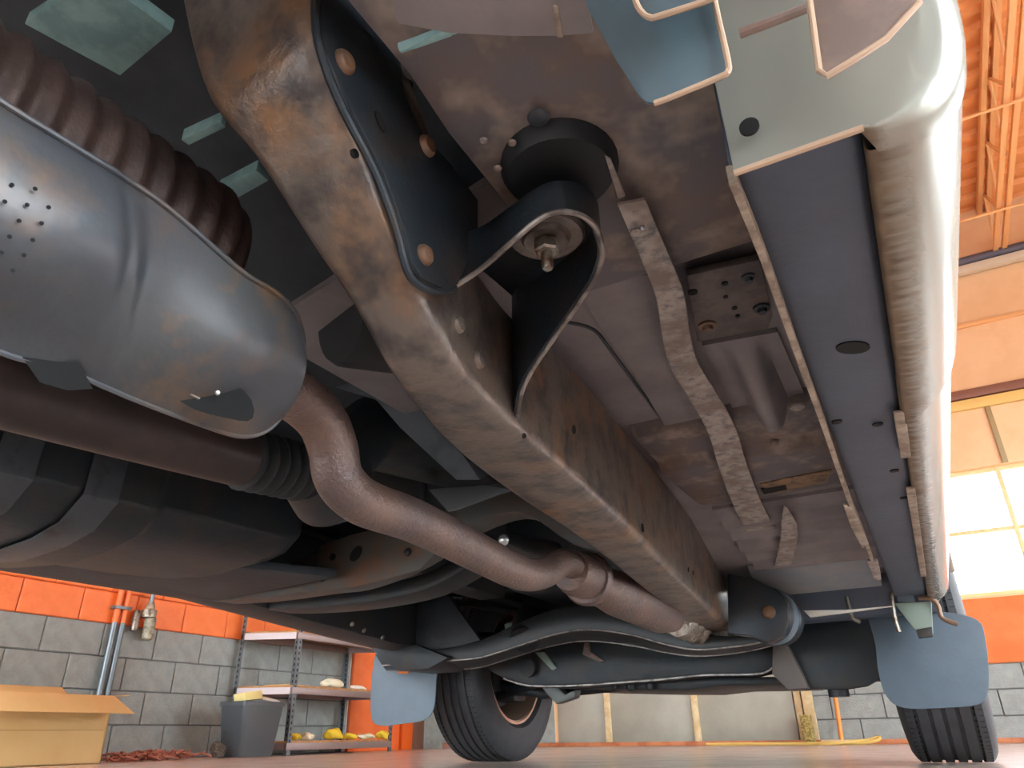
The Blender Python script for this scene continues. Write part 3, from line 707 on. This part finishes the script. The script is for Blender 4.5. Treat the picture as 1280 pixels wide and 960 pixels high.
prism('end_bracket', [PY(a, b, 2.17) for a, b in ((462, 806), (480, 800), (520, 806), (560, 822), (535, 836), (500, 838), (478, 826))], (0, .2, 0), M['black'], kx)
lowb = prism('lower_crossmember', [PY(a, b, 2.5) for a, b in ((600, 832), (650, 812), (690, 803), (735, 800), (790, 806), (860, 820), (968, 806), (972, 824), (962, 838), (940, 843), (880, 844), (830, 850), (790, 853), (720, 857), (660, 857), (630, 848))], (0, .14, 0), M['black'], V, 'black lower front crossmember', .006)
tube('edge', [PY(a, b, 2.495) for a, b in ((968, 806), (972, 824), (962, 838), (940, 843), (880, 844), (830, 849), (790, 852), (720, 857), (660, 857), (630, 848))], .004, M['edge'], lowb, 'pale beam edge', seg=6, n=3)
prism('skid_plate', [PY(a, b, 2.62) for a, b in ((650, 856), (760, 852), (800, 848), (900, 846), (1000, 846), (1000, 855), (900, 857), (860, 862), (800, 862), (700, 860))], (0, .5, 0), M['black'], V, 'black skid plate', .004)
stud('bushing', PY(662, 835, 2.49), (0, -1, 0), .032, .02, M['rubber'], lowb, dome=False)
prism('tab', [PY(a, b, 2.49) for a, b in ((668, 815), (680, 815), (696, 835), (690, 838))], (0, .01, 0), M['green'], lowb)
prism('tab', [PY(a, b, 2.49) for a, b in ((730, 803), (736, 803), (738, 815), (756, 826), (750, 828), (728, 818))], (0, .01, 0), M['exhaust'], lowb)
for a, b in ((768, 856), (788, 857), (812, 856)): stud('bolt_head', PY(a, b, 2.6), (0, -.3, -1), .014, .02, M['black'], lowb)
prism('steering_arm', [PY(a, b, 2.7) for a, b in ((672, 853), (692, 853), (706, 868), (720, 862), (718, 872), (695, 880), (684, 868))], (0, .05, 0), mat('grey steering arm', lin('6e7370'), .5, .3), V, 'grey steering arm end', .004)
tube('tie_rod', [PY(600, 850, 2.8), PY(680, 868, 2.8), PY(800, 855, 2.8)], .018, M['black'], V)
# rail end bracket with pivot bolt and bushing stack
rbk = prism('pivot_bracket', [PY(a, b, 2.08) for a, b in ((909, 716), (940, 722), (965, 735), (984, 752), (986, 775), (978, 795), (960, 803), (938, 795), (910, 792))], (0, .05, 0), M['plate'], V, 'dark pivot bracket at rail end with rusty bolt', .004)
stud('pivot_bolt', PY(961, 765, 2.078), (0, -1, 0), .018, .014, M['rivet'], rbk)
for k in range(3):
    lathe('bushing', [(0, 0), (.07, 0), (.075, .006), (.075, .022), (.07, .028), (0, .028)], PY(955+k*7, 768+k*2, 2.12+k*.04), (0.35, 1, 0), M['flap'] if k == 1 else M['plate'], rbk, seg=28)
# differential
df = loft('differential', [[PY(a, b, y) for a, b in ((968, 800), (1000, 775), (1095, 770), (1108, 800), (1108, 845), (1085, 858), (1060, 862), (985, 862), (968, 845))] for y in (2.5, 2.56)] + [[PY(a, b, 2.9) for a, b in ((980, 810), (1005, 790), (1085, 785), (1095, 805), (1095, 840), (1080, 852), (1060, 856), (990, 856), (975, 845))]], M['black'], V, 'black differential housing', .01)
stud('drain_plug', PY(1047, 860, 2.56), (0, 0, -1), .03, .025, M['black'], df, dome=False)
prism('side_arm', [PY(a, b, 2.46) for a, b in ((966, 802), (984, 806), (1000, 838), (1010, 860), (984, 862), (965, 842))], (0, .06, 0), mat('brown grey arm', lin('564d48'), .5), df, 'brown grey arm')
prism('axle_guard', [PY(a, b, 2.7) for a, b in ((1050, 775), (1110, 775), (1120, 850), (1050, 850))], (0, .1, 0), M['rubber'], df)

prism('gap_blocker', [PY(a, b, 2.9) for a, b in ((540, 735), (760, 735), (760, 815), (640, 822), (560, 815))], (0, .02, 0), M['pandark'], V, 'dark panel added to close a bright gap')  # dark sheet added to shut out bright light behind the engine
# ---- clutter of hoses and lines towards the engine bay
for q in ([(560, 745), (575, 770), (585, 800), (600, 815), (625, 806), (635, 798)], [(470, 745), (520, 770), (560, 790), (640, 795)], [(540, 742), (600, 745), (660, 760), (700, 768)], [(500, 760), (560, 752), (640, 765)]):
    tube('hose', [PY(a, b, 2.35) for a, b in q], .011, M['rubber'], V, seg=10, n=5)
eng = box('engine_sump', (-1.15, 2.0, .50), (-.70, 3.0, .95), M['black'], V, 'black engine sump', .03)
lathe('oil_filter', [(0, 0), (.045, 0), (.05, .01), (.05, .12), (0, .12)], PY(660, 770, 2.3), (.2, -.6, -.7), M['rubber'], V)
prism('clip', [PY(a, b, 2.3) for a, b in ((630, 780), (642, 778), (646, 795), (634, 798))], (0, .02, 0), M['green'], V)
prism('inner_fender', [PY(a, b, 2.2) for a, b in ((420, 745), (560, 745), (600, 800), (560, 812), (470, 812), (430, 800))], (0, .02, 0), M['pandark'], V)
for a, b in ((455, 788), (478, 797), (440, 780)): stud('bolt_head', PX(a, b, -1.60), (1, 0, -.4), .008, .006, M['bolt'], V)

# ---- floor pan of the body
def zf(y): return .62 if y < 1.45 else .62-(y-1.45)*.16
def xf(y): return -.28 if y < .55 else -.75
rows = [-.3+.1*i for i in range(30)]
fp = loft('floor_pan', [[Vector((xf(y), y, zf(y))), Vector((-.02, y, zf(y))), Vector((-.02, y, zf(y)+.01)), Vector((xf(y), y, zf(y)+.01))] for y in rows if y < 2.35], M['pan'], V, 'dusty brown grey floor pan')
loft('tunnel_pan', [[Vector((-1.75, y, z)), Vector((-.3, y, z)), Vector((-.3, y, z+.01)), Vector((-1.75, y, z+.01))] for y, z in ((-.5, .88), (.5, .86), (.8, .72), (2.2, .72), (2.3, .9), (4.0, .9))], M['pandark'], V, 'dark floor above the driveshaft')
for a in ([(120, -30), (215, 40), (150, 95), (30, 30)], [(226, 175), (276, 152), (282, 160), (236, 182)], [(272, 238), (320, 213), (336, 226), (286, 254)]):  # light caught on teal metal above, put into pale boxes
    prism('gleam', [PZ(x, y, .80) for x, y in a], (0, 0, .02), M['teal'], V, 'painted grey green crossbar')
# rear body crossmember with dropped rust
bm = bmesh.new()
loft('rear_body_sill', [[Vector((x, y, z)) for y, z in ((-.1, .6), (.34, .60), (.40, .585), (.62, .575), (.705, .585), (.72, .62), (.72, .66), (-.1, .66))] for x in (-.285, -.25, -.15, -.045)], M['panrust'], V, 'rust streaked rear body crossmember', .006)
tube('flange_edge', [PZ(a, b, .575) for a, b in ((500, 60), (560, 38), (600, 25), (640, 18))], .004, M['teal'], V, seg=8)
prism('slotted_tab', [PZ(a, b, .57) for a, b in ((498, 66), (560, 36), (566, 46), (520, 62))], (0, 0, .004), M['teal'], V, 'pale green tab')
stud('grommet', PZ(673, 147, .574), (0, 0, -1), .010, .003, M['pandark'], V)
for a, b in ((502, 20), (605, 175), (622, 210), (640, 178)): stud('rivet', PZ(a, b, .572), (0, 0, -1), .004, .003, M['strip'], V)
prism('body_flange', [PZ(a, b, .566) for a, b in ((470, -90), (497, 30), (560, 42), (640, 46), (700, 46), (742, 42), (720, -90))], (0, 0, .006), M['pan'], V, 'grey brown body flange')
prism('flange_tab', [PZ(a, b, .564) for a, b in ((690, 8), (697, 8), (705, 48), (696, 48))], (0, 0, .003), M['seam'], V, 'tan upright tab')
# pans beyond
pp_ = prism('bracket_plate', [PZ(a, b, .59) for a, b in ((858, 345), (950, 325), (966, 395), (960, 412), (872, 428))], (0, 0, .01), mat('spotted brown plate', lin('5d524d'), .55, .1, lin('47403f'), .5, 30), V, 'brown plate with bolts and holes')
for a, b, r in ((884, 406, .012), (952, 384, .011), (935, 345, .008)):
    lathe('washer', [(0, 0), (r, 0), (r, .003), (r*.6, .004), (r*.5, .009), (0, .009)], PZ(a, b, .59), (0, 0, -1), M['rivet'] if r > .0115 else M['pandark'], pp_, seg=16)
for a, b, r in ((866, 365, .006), (906, 354, .004), (918, 385, .0035), (907, 371, .003), (922, 395, .003)): hole(PZ(a, b, .5893), (0, 0, -1), r, pp_)
# bulge
def bulge():
    bm = bmesh.new(); n = 14; c = [(878, 432), (972, 415), (1008, 498), (920, 520)]
    g = [PZ(a, b, .612) for a, b in c]; rows = []
    for i in range(n+1):
        row = []
        for j in range(n+1):
            u, v = i/n, j/n
            p = g[0].lerp(g[1], u).lerp(g[3].lerp(g[2], u), v)
            d = -.055*math.exp(-(((u-.52)/.19)**4))*math.sin(min(1, v*1.5)*math.pi/2)*(1 if v < .95 else .8)
            row.append(p+Vector((0, 0, d)))
        rows.append(row)
    add_loft(bm, [r+[p+Vector((0, 0, .05)) for p in reversed(r)] for r in rows]); return from_bm('pressed_rib', bm, M['pan'], V, angle=50)
bulge()
cr = loft('body_crossmember', [[Vector((x, y, z)) for y, z in ((1.21, .62), (1.225, .598), (1.36, .592), (1.38, .575), (1.56, .575), (1.68, .580), (1.70, .61), (1.70, .64), (1.21, .64))] for x in (-.42, -.3, -.2, -.05)], M['panrust'], V, 'rust edged body crossmember', .005)
for a, b, rr_ in ((996, 507, .012), (968, 552, .008), (1020, 498, .01)): lathe('washer', [(0, 0), (rr_, 0), (rr_, .004), (rr_*.5, .008), (0, .008)], PZ(a, b, .588), (0, 0, -1), M['strip'], cr, seg=14)
prism('rust_lip', [PZ(a, b, .572) for a, b in ((950, 606), (985, 598), (1040, 588), (1034, 604), (990, 612), (965, 618))], (0, 0, .004), mat('ochre rust lip', lin('8f7150'), .6, .1, lin('5f4a3c'), .45, 40), cr, 'ochre rusted lip')
prism('slot', [PZ(a, b, .5715) for a, b in ((951, 612), (982, 606), (984, 612), (955, 618))], (0, 0, .003), M['hole'], cr, bevel=0)
# ribbed panel
def ribbed():
    bm = bmesh.new(); rings = []
    for i in range(61):
        y = 1.70+.5*i/60
        z = zf(y)-.008-.013*max(0, math.sin((y-1.78)*2*math.pi/.075))*(1 if y > 1.78 else 0)
        rings.append([Vector((-.40, y, z)), Vector((-.07, y, z)), Vector((-.07, y, z+.02)), Vector((-.40, y, z+.02))])
    add_loft(bm, rings); return from_bm('ribbed_panel', bm, M['pan'], V, 'ribbed brown floor panel', angle=60)
ribbed()
loft('toe_board_bar', [[Vector((x, y, z)) for y, z in ((2.10, .51), (2.12, .492), (2.24, .462), (2.26, .45), (2.30, .46), (2.30, .55), (2.10, .55))] for x in (-.42, -.10)], mat('blue grey bar', lin('7d858e'), .55, 0, lin('8a8a8a'), .5, 10), V, 'blue grey bar across the toe board', .004)
loft('toe_panel', [[Vector((x, y, z)) for y, z in ((2.28, .46), (2.32, .40), (2.34, .385), (2.42, .385), (2.42, .55), (2.28, .55))] for x in (-.36, .02)], M['sill'], V, 'dark blue grey toe panel', .006)
prism('pale_strip', [PY(a, b, 2.265) for a, b in ((1004, 763), (1060, 762), (1118, 757), (1060, 765), (1012, 771))], (0, .02, 0), M['white'], V, 'pale strip under toe panel')  # thin white plate drawn as a pale sliver
for q in ([(1056, 735), (1062, 760), (1066, 772), (1076, 778)], [(1114, 740), (1118, 770), (1124, 790)]): tube('brake_line', [PY(a, b, 2.3) for a, b in q], .006, M['bolt'], V, seg=8, n=3)
# raised crease on the pan
tube('crease', [PZ(a, b, .619) for a, b in ((706, 402), (742, 412), (765, 440), (800, 487), (832, 530), (858, 568), (880, 590))], .003, M['pandark'], V, seg=8, n=4)
loft('pan_step', [[PZ(a, b, .619), PZ(a, b, .619)+Vector((0, 0, -.012)), PZ(c, d, .619)+Vector((0, 0, -.012)), PZ(c, d, .619)] for a, b, c, d in ((715, 345, 840, 330), (745, 395, 858, 392), (790, 460, 885, 500), (850, 560, 935, 580))], M['pan'], V, None, .004)
# guard strip
def gstrip(name, cl, wpx, z0, lab):
    A = []; B = []
    for a, b, z in cl:
        A.append(PZ(a-wpx, b+3, z)); B.append(PZ(a+wpx, b-3, z))
    bm = bmesh.new(); ribbon(bm, smooth_path(A, 4), smooth_path(B, 4), (0, 0, .003)); return from_bm(name, bm, M['strip'], V, lab)
gs = gstrip('guard_strip', [(789, 253, .555), (805, 290, .55), (822, 330, .555), (838, 372, .56), (846, 425, .57), (856, 458, .575), (880, 497, .57), (903, 540, .562), (915, 580, .56), (930, 620, .556), (944, 650, .55), (959, 672, .545)], 17, 0, 'mottled pale metal guard strip')
stud('rivet', PZ(795, 290, .549), (0, 0, -1), .006, .003, M['strip'], gs)
stud('clip', PZ(803, 284, .549), (0, 0, -1), .0025, .003, M['alu'], gs)
prism('guard_strip', [PZ(a, b, .56) for a, b in ((756, 195), (764, 200), (782, 246), (772, 250))], (0, 0, .003), M['strip'], V, 'pale end of guard strip')
loft('deflector', [[PZ(a, b, z), PZ(c, d, z), PZ(c, d, z)+Vector((0, .004, .002)), PZ(a, b, z)+Vector((0, .004, .002))] for a, b, c, d, z in ((980, 632, 984, 634, .54), (977, 650, 996, 655, .53), (976, 672, 997, 672, .52), (970, 700, 992, 695, .505), (961, 728, 980, 732, .49))], M['strip'], V, 'small curved pale deflector strip', 0)

# ---- rocker: inner sill, seam, cladding
def sk(y): return -.0150*(y-.3)
ys = [.385+.1*i for i in range(21)]
sl = loft('inner_sill', [[Vector((x+sk(y), y, z)) for x, z in ((-.048, .62), (-.048, .428), (-.040, .424), (.026, .424), (.032, .43), (.032, .62))] for y in ys], M['sill'], V, 'grey blue coated inner sill', .002)
for a, b, rx in ((1066, 434, .020), ): hole(PZ(a, b, .4235), (0, 0, -1), .0115, sl, 1.5, 'drain_hole')['label'] = 'oval drain hole'
for a, b in ((1097, 530), (1046, 527), (1118, 588), (1130, 622)): hole(PZ(a, b, .4236), (0, 0, -1), .006, sl)
A = [PZ(a, b, .412) for a, b in ((922, 228), (962, 330), (1000, 440), (1032, 530), (1062, 620), (1085, 680), (1100, 725))]
A = smooth_path(A, 5)
bm = bmesh.new(); ribbon(bm, A, [p+Vector((0, 0, .016)) for p in A], (-.0055, 0, 0)); seam = from_bm('seam_flange', bm, M['seam'], V, 'dusty pale pinch seam')
prism('seam_tab', [PZ(a, b, .411) for a, b in ((1054, 632), (1066, 636), (1086, 680), (1078, 686), (1064, 660))], (0, 0, .006), M['seam'], seam)
prism('seam_tab', [PZ(a, b, .411) for a, b in ((1084, 702), (1098, 702), (1102, 724), (1092, 724))], (0, 0, .006), M['strip'], seam)

PROF = [(.002, .44), (0, .418), (.006, .4145), (.014, .4135), (.024, .414), (.034, .418), (.044, .4255), (.052, .436), (.058, .449), (.0625, .468), (.065, .50), (.066, .56), (.064, .66)]
def cladding(name, ys, cut, off, lab):
    bm = bmesh.new(); lay = bm.verts.layers.float.new('u')
    P = smooth_path([Vector((a, 0, b)) for a, b in PROF], 4); n = len(P); rows = []
    for i, y in enumerate(ys):
        row = []
        for k, p in enumerate(P):
            u = k/(n-1); yy = cut(y, u) if cut else y
            v = bm.verts.new(Vector((.030+sk(yy)+p.x+off*min(1, u*4), yy, p.z-off*(1-u)))); v[lay] = u; row.append(v)
        rows.append(row)
    for r1, r2 in zip(rows[:-1], rows[1:]):
        for k in range(n-1): bm.faces.new((r1[k], r1[k+1], r2[k+1], r2[k]))
    bmesh.ops.solidify(bm, geom=list(bm.faces), thickness=.003)
    return from_bm(name, bm, M['rocker'], V, lab, angle=50)
def cut1(y, u): return y if y < .70 else y+(min(1, u/.6)-.0)*(-.12)*((y-.70)/.22)
cladding('rocker_cladding', [.4+.02*i for i in range(27)], cut1, .004, 'silver rocker cladding with brown dirt band')
def cut2(y, u): return y
c2 = cladding('rocker_panel', [.76+.02*i for i in range(81)], None, 0, 'silver rocker panel with reddish reflection')
# front end of the rocker: torn notches as dirty lip tabs
for y0, y1 in ((.86, 1.03), (1.18, 1.95)):
    prism('rocker_lip', [Vector((.022+sk(y0), y0, .413)), Vector((.034+sk(y0), y0, .412)), Vector((.034+sk(y1), y1, .412)), Vector((.022+sk(y1), y1, .413)), Vector((.022+sk(y0+.03), y1-.03, .413))][:4], (0, 0, .004), M['seam'], c2)
prism('end_cap', [Vector((.0+sk(2.38), 2.38, .42)), Vector((.05+sk(2.38), 2.38, .41)), Vector((.09+sk(2.38), 2.38, .45)), Vector((.09+sk(2.38), 2.38, .62)), Vector((0+sk(2.38), 2.38, .62))], (0, .02, 0), M['seam'], c2)

# ---- wheel arch lip and liner
def yarch(z):
    t = max(-1, min(1, (z-.402)/.44)); return -.06+.44*math.cos(math.asin(t))
def arch():
    bm = bmesh.new(); lay = bm.verts.layers.float.new('u')
    base = [Vector((x, 0, .4135)) for x in (-.046, -.03, -.015, 0, .012, .022, .0285)]+[Vector((.030+p.x+.004*min(1, q_*4/44), 0, p.z-.004*(1-q_/44))) for q_, p in enumerate(smooth_path([Vector((a, 0, b)) for a, b in PROF[2:]], 4))]
    n = len(base); cols = []; flat = []
    for k, p in enumerate(base):
        t = (base[min(k+1, n-1)]-base[max(k-1, 0)]).normalized(); nin = Vector((-t.z, 0, t.x))
        rad = .0015+.020*max(0, min(1, (p.x-.03)/.05)); ye = yarch(p.z); col = []
        frac = max(0, min(1, (p.x-.03)/.03)) if p.z < .45 else 1
        for q in range(7):
            ph = math.pi/2*q/6
            v = bm.verts.new(Vector((p.x, 0, p.z))+nin*rad*(1-math.cos(ph))+Vector((0, ye+rad*(1-math.sin(ph))+(.012 if q == 0 else 0), 0)))
            v.co.y = (max(v.co.y, .402) if p.x > .0287 else ye+.003) if q == 0 else v.co.y
            v[lay] = .12+.5*frac if q < 4 else .24+.5*frac
            col.append(v)
        cols.append(col)
    for a, b in zip(cols[:-1], cols[1:]):
        for q in range(6): bm.faces.new((a[q], b[q], b[q+1], a[q+1]))
    prev = None
    for k, p in enumerate(base):
        e = cols[k][-1].co
        if k and e.z > .62: break
        col = [cols[k][-1]]; z0 = e.z
        for q in range(1, 15):
            z = z0+(.72-z0)*(q/14)**1.4
            v = bm.verts.new((e.x, yarch(z), z)); v[lay] = .3+.5*min(1, (q+1)/2.5); col.append(v)
        if prev:
            for q in range(14): bm.faces.new((prev[q], col[q], col[q+1], prev[q+1]))
        prev = col
    bmesh.ops.recalc_face_normals(bm, faces=bm.faces)
    return from_bm('wheel_arch_lip', bm, M['rocker'], V, 'silver wheel arch lip dusted brown', angle=60)
al = arch()
tube('lip_edge', [Vector((x, yarch(.4135)-.001, .4125)) for x in (-.046, -.01, .03)], .0022, M['guardedge'], al, 'cream dusted lip edge', seg=8)
c = PY(937, 160, .372); hole(Vector((c.x, c.y-.001, c.z)), (0, -1, -.12), .0062, al)
fin = prism('liner_tab', [PY(a, b, .30) for a, b in ((1004, -80), (1012, 0), (1024, 88), (1034, 95), (1062, 78), (1108, 48), (1150, 2), (1180, -80))], (0, .004, 0), M['fin'], V, 'pinkish dusty liner tab')
tube('tab_edge', [PY(a, b, .299) for a, b in ((1004, -80), (1012, 0), (1024, 88), (1034, 95), (1062, 78), (1108, 48), (1150, 2))], .0017, M['guardedge'], fin, 'cream tab edge', seg=8)
def guard(name, pts, Y, rim, lab):
    g_ = prism(name, [PY(a, b, Y) for a, b in pts], (0, .004, .001), M['guard'], V, lab, .001)
    tube('rim', [PY(a, b, Y-.004) for a, b in rim], .0018, M['guardedge'], g_, 'cream dusted rim', seg=8, n=3)
guard('wheelhouse_guard', ((700, -90), (735, 12), (770, 75), (797, 118), (806, 127), (818, 129), (900, 97), (909, 90), (910, 78), (896, 20), (880, -90)), .315, ((880, -90), (893, 0), (910, 76), (909, 90), (900, 96), (840, 121), (818, 129)), 'blue grey plastic wheelhouse guard')
guard('wheelhouse_guard', ((770, -90), (794, 0), (803, 16), (813, 22), (824, 20), (880, 2), (900, -8), (890, -90)), .288, ((785, -40), (794, 0), (803, 16), (813, 22), (824, 20), (880, 2), (900, -8)), 'blue grey guard edge')
tube('liner_rib', [PY(925, 42, .33), PY(965, 27, .33), PY(1008, 10, .33)], .003, M['fin'], V, seg=8)

# ---- mud flaps
def flap(pts, Y, lab, m=M['flapshade']):
    f_ = prism('mud_flap', smooth_path([PY(a, b, Y) for a, b in pts]+[PY(*pts[0], Y)], 4)[:-1], (0, .006, 0), m, V, lab, .0015)
    return f_
fr = flap(((1085, 772), (1120, 766), (1180, 765), (1222, 775), (1232, 800), (1236, 840), (1234, 868), (1222, 881), (1180, 885), (1130, 885), (1108, 870), (1098, 840), (1094, 805)), 2.40, 'grey blue mud flap ahead of the front wheel arch')
flf = flap(((470, 812), (500, 812), (545, 818), (545, 850), (542, 885), (530, 900), (500, 905), (476, 907), (464, 897), (464, 850)), 2.40, 'grey mud flap on the far side, lit tone painted in', M['flap'])
prism('reflector', [PY(a, b, 2.395) for a, b in ((494, 833), (514, 833), (510, 842), (498, 842))], (0, .004, 0), M['amber'], flf, 'amber reflector')
mbk = prism('flap_bracket', [PY(a, b, 2.3) for a, b in ((1118, 754), (1164, 752), (1166, 790), (1148, 797), (1144, 788))], (0, .04, 0), M['green'], V, 'greenish flap bracket')
prism('bracket_foot', [PY(a, b, 2.295) for a, b in ((1118, 728), (1136, 722), (1144, 752), (1122, 752))], (0, .03, 0), M['flap'], mbk)
prism('bracket_foot', [PY(a, b, 2.298) for a, b in ((1145, 787), (1165, 783), (1166, 795), (1148, 797))], (0, .03, 0), M['black'], mbk)
tube('wire_hook', [PY(a, b, 2.29) for a, b in ((1148, 748), (1162, 748), (1172, 756), (1176, 770), (1184, 776), (1197, 780))], .006, M['rivet'], V, 'rusty wire hook', seg=8, n=3)

# ---- front wheels
def wheel(cx, cy, rad, inner, lab):
    """axle along X; inner = direction of the vehicle side (+1 / -1)"""
    t = thing('wheel', '', '', (0, 0, 0)); del t['label']; del t['category']
    t.parent = V; t.matrix_parent_inverse = Matrix.Translation(-V.location); t['label'] = lab
    c = Vector((cx, cy, rad)); hw = .118; rr_ = rad
    prof = [(rr_*.60, -hw*.80), (rr_*.66, -hw*.98), (rr_*.80, -hw*1.04), (rr_*.92, -hw*.98), (rr_*.965, -hw*.90), (rr_*.985, -hw*.84)]
    for g0 in (-.62, -.30, .0, .30, .62):
        prof += [(rr_*.994, (g0-.05)*hw), (rr_*.976, (g0-.04)*hw), (rr_*.976, (g0+.04)*hw), (rr_*.994, (g0+.05)*hw)]
    prof += [(rr_*.985, hw*.84), (rr_*.965, hw*.90), (rr_*.92, hw*.98), (rr_*.80, hw*1.04), (rr_*.66, hw*.98), (rr_*.60, hw*.80)]
    bm = bmesh.new(); seg = 72; ax_ = Vector((1, 0, 0))
    rings = [[c+Vector((h, r*math.cos(a), r*math.sin(a))) for a in [2*math.pi*k/seg for k in range(seg)]] for r, h in prof]
    add_loft(bm, rings+[rings[0]], True, False)
    # flatten the contact patch
    for v in bm.verts: v.co.z = max(v.co.z, .004 if abs(v.co.x-cx) > hw*.9 else .0)
    ty = from_bm('tyre', bm, M['tyre'], t, angle=25)
    bm = bmesh.new()
    for k in range(110):
        a = 2*math.pi*k/110
        for s in (-1, 1):
            mt = Matrix.Translation(c) @ Matrix.Rotation(a, 4, 'X')
            add_box(bm, (s*hw*.72-.012, -.0007, rr_*.978), (s*hw*.72+.012, .0007, rr_*.991), mt)
    bmesh.ops.translate(bm, verts=bm.verts, vec=(0, 0, .0))
    so = from_bm('sipes', bm, M['hole'], t, smooth=False); so['kind'] = 'stuff'
    R0 = rr_*.61; s = inner
    rp = [(R0, s*hw*.78), (R0*1.02, s*hw*.86), (R0*.97, s*hw*.86), (R0*.93, s*hw*.6), (R0*.90, s*hw*.3), (R0*.88, -s*hw*.5), (R0*.84, -s*hw*.5), (R0*.86, s*hw*.3), (R0*.90, s*hw*.6), (R0*.95, s*hw*.8)]
    bm = bmesh.new(); rings = [[c+Vector((h, r*math.cos(a), r*math.sin(a))) for a in [2*math.pi*k/48 for k in range(48)]] for r, h in rp]
    add_loft(bm, rings+[rings[0]], True, False); rm = from_bm('rim', bm, M['rim'], t, 'brown dusted rim', angle=30)
    lathe('rim_face', [(0, 0), (R0*.86, 0), (R0*.86, .01), (0, .02)], c+Vector((-s*hw*.5, 0, 0)), (-s, 0, 0), M['black'], t, seg=40)
    lathe('brake_disc', [(0, 0), (R0*.72, 0), (R0*.72, .02), (0, .02)], c+Vector((-s*hw*.1, 0, 0)), (s, 0, 0), M['black'], t, seg=40)
    box('brake_caliper', c+Vector((min(0, s*.07), -.13, -.10)), c+Vector((max(0, s*.07), -.05, .09)), M['black'], t, bevel=.01)
    box('knuckle', c+Vector((min(s*.03, s*.12), -.05, -.14)), c+Vector((max(s*.03, s*.12), .06, .12)), M['black'], t, bevel=.015)
    return t
wheel(-1.69, 2.86, .362, 1, 'far side front wheel')
wheel(-.035, 2.86, .362, -1, 'near side front wheel')
tube('axle_shaft', [(-1.60, 2.86, .36), (-1.0, 2.86, .40)], .025, M['black'], V); tube('axle_shaft', [(-.12, 2.86, .36), (-.5, 2.86, .40)], .025, M['black'], V)
prism('control_arm', [Vector(p) for p in ((-1.60, 2.80, .24), (-1.60, 2.92, .24), (-1.05, 3.05, .33), (-1.05, 2.55, .33))], (0, 0, .04), M['black'], V, 'black control arm', .01)
prism('control_arm', [Vector(p) for p in ((-.14, 2.80, .24), (-.14, 2.92, .24), (-.6, 3.05, .33), (-.6, 2.55, .33))], (0, 0, .04), M['black'], V, 'black control arm', .01)

# ---- body shell above (sides, bonnet, cabin), unseen, put in to block light
def side(x, s):
    pts = []
    def arc(cy, a0, a1):
        for k in range(13):
            a = math.radians(a0+(a1-a0)*k/12); pts.append(Vector((x, cy+.445*math.cos(a), .40+.445*math.sin(a))))
    pts.append(Vector((x, -.95, .5))); arc(-.06, 180, 12); pts.append(Vector((x, .40, .56))); pts.append(Vector((x, 2.36, .56))); arc(2.86, 168, 0)
    pts.extend([Vector((x, 3.6, .5)), Vector((x, 3.65, .95)), Vector((x, 2.5, 1.08)), Vector((x, -.95, 1.1))])
    prism('body_side', pts, (s*.02, 0, 0), M['paint'], V, 'silver body side', .004)
side(.066, 1); side(-1.80, -1)
loft('cabin', [[Vector((x, y, z)) for x, z in ((-1.79, 1.08), (.07, 1.08), (-.08, 1.55), (-.2, 1.72), (-1.52, 1.72), (-1.64, 1.55))] for y in (-.9, 1.5)] + [[Vector((x, 2.3, z)) for x, z in ((-1.79, 1.07), (.07, 1.07), (.02, 1.09), (.0, 1.1), (-1.7, 1.1), (-1.74, 1.09))]], M['paint'], V, 'silver cabin', .02)
for s, x0 in ((1, .075), (-1, -1.795)):
    prism('side_window', [Vector((x0-s*a, y, z)) for y, z, a in ((-.8, 1.12, .0), (1.75, 1.12, .0), (1.4, 1.5, .105), (-.8, 1.5, .105))], (s*.008, 0, .003), M['glass'], V, 'dark side window')
loft('bonnet', [[Vector((x, y, z)) for x, z in ((-1.79, z0-.04), (.07, z0-.04), (.0, z0), (-1.72, z0))] for y, z0 in ((2.3, 1.1), (3.3, 1.03), (3.62, .95))], M['paint'], V, 'silver bonnet', .01)
box('front_bumper', (-1.8, 3.55, .40), (.09, 3.75, .7), M['paint'], V, 'silver front bumper', .03)
box('rear_bulkhead', (-1.79, -.95, .55), (.07, -.9, 1.1), M['pandark'], V, 'dark rear panel', .004)
box('inner_wheelhouse', (-.30, 2.42, .72), (.06, 3.3, .9), M['pandark'], V, 'dark front wheelhouse', .01)
box('inner_wheelhouse', (-1.79, 2.42, .72), (-1.45, 3.3, .9), M['pandark'], V, 'dark front wheelhouse', .01)
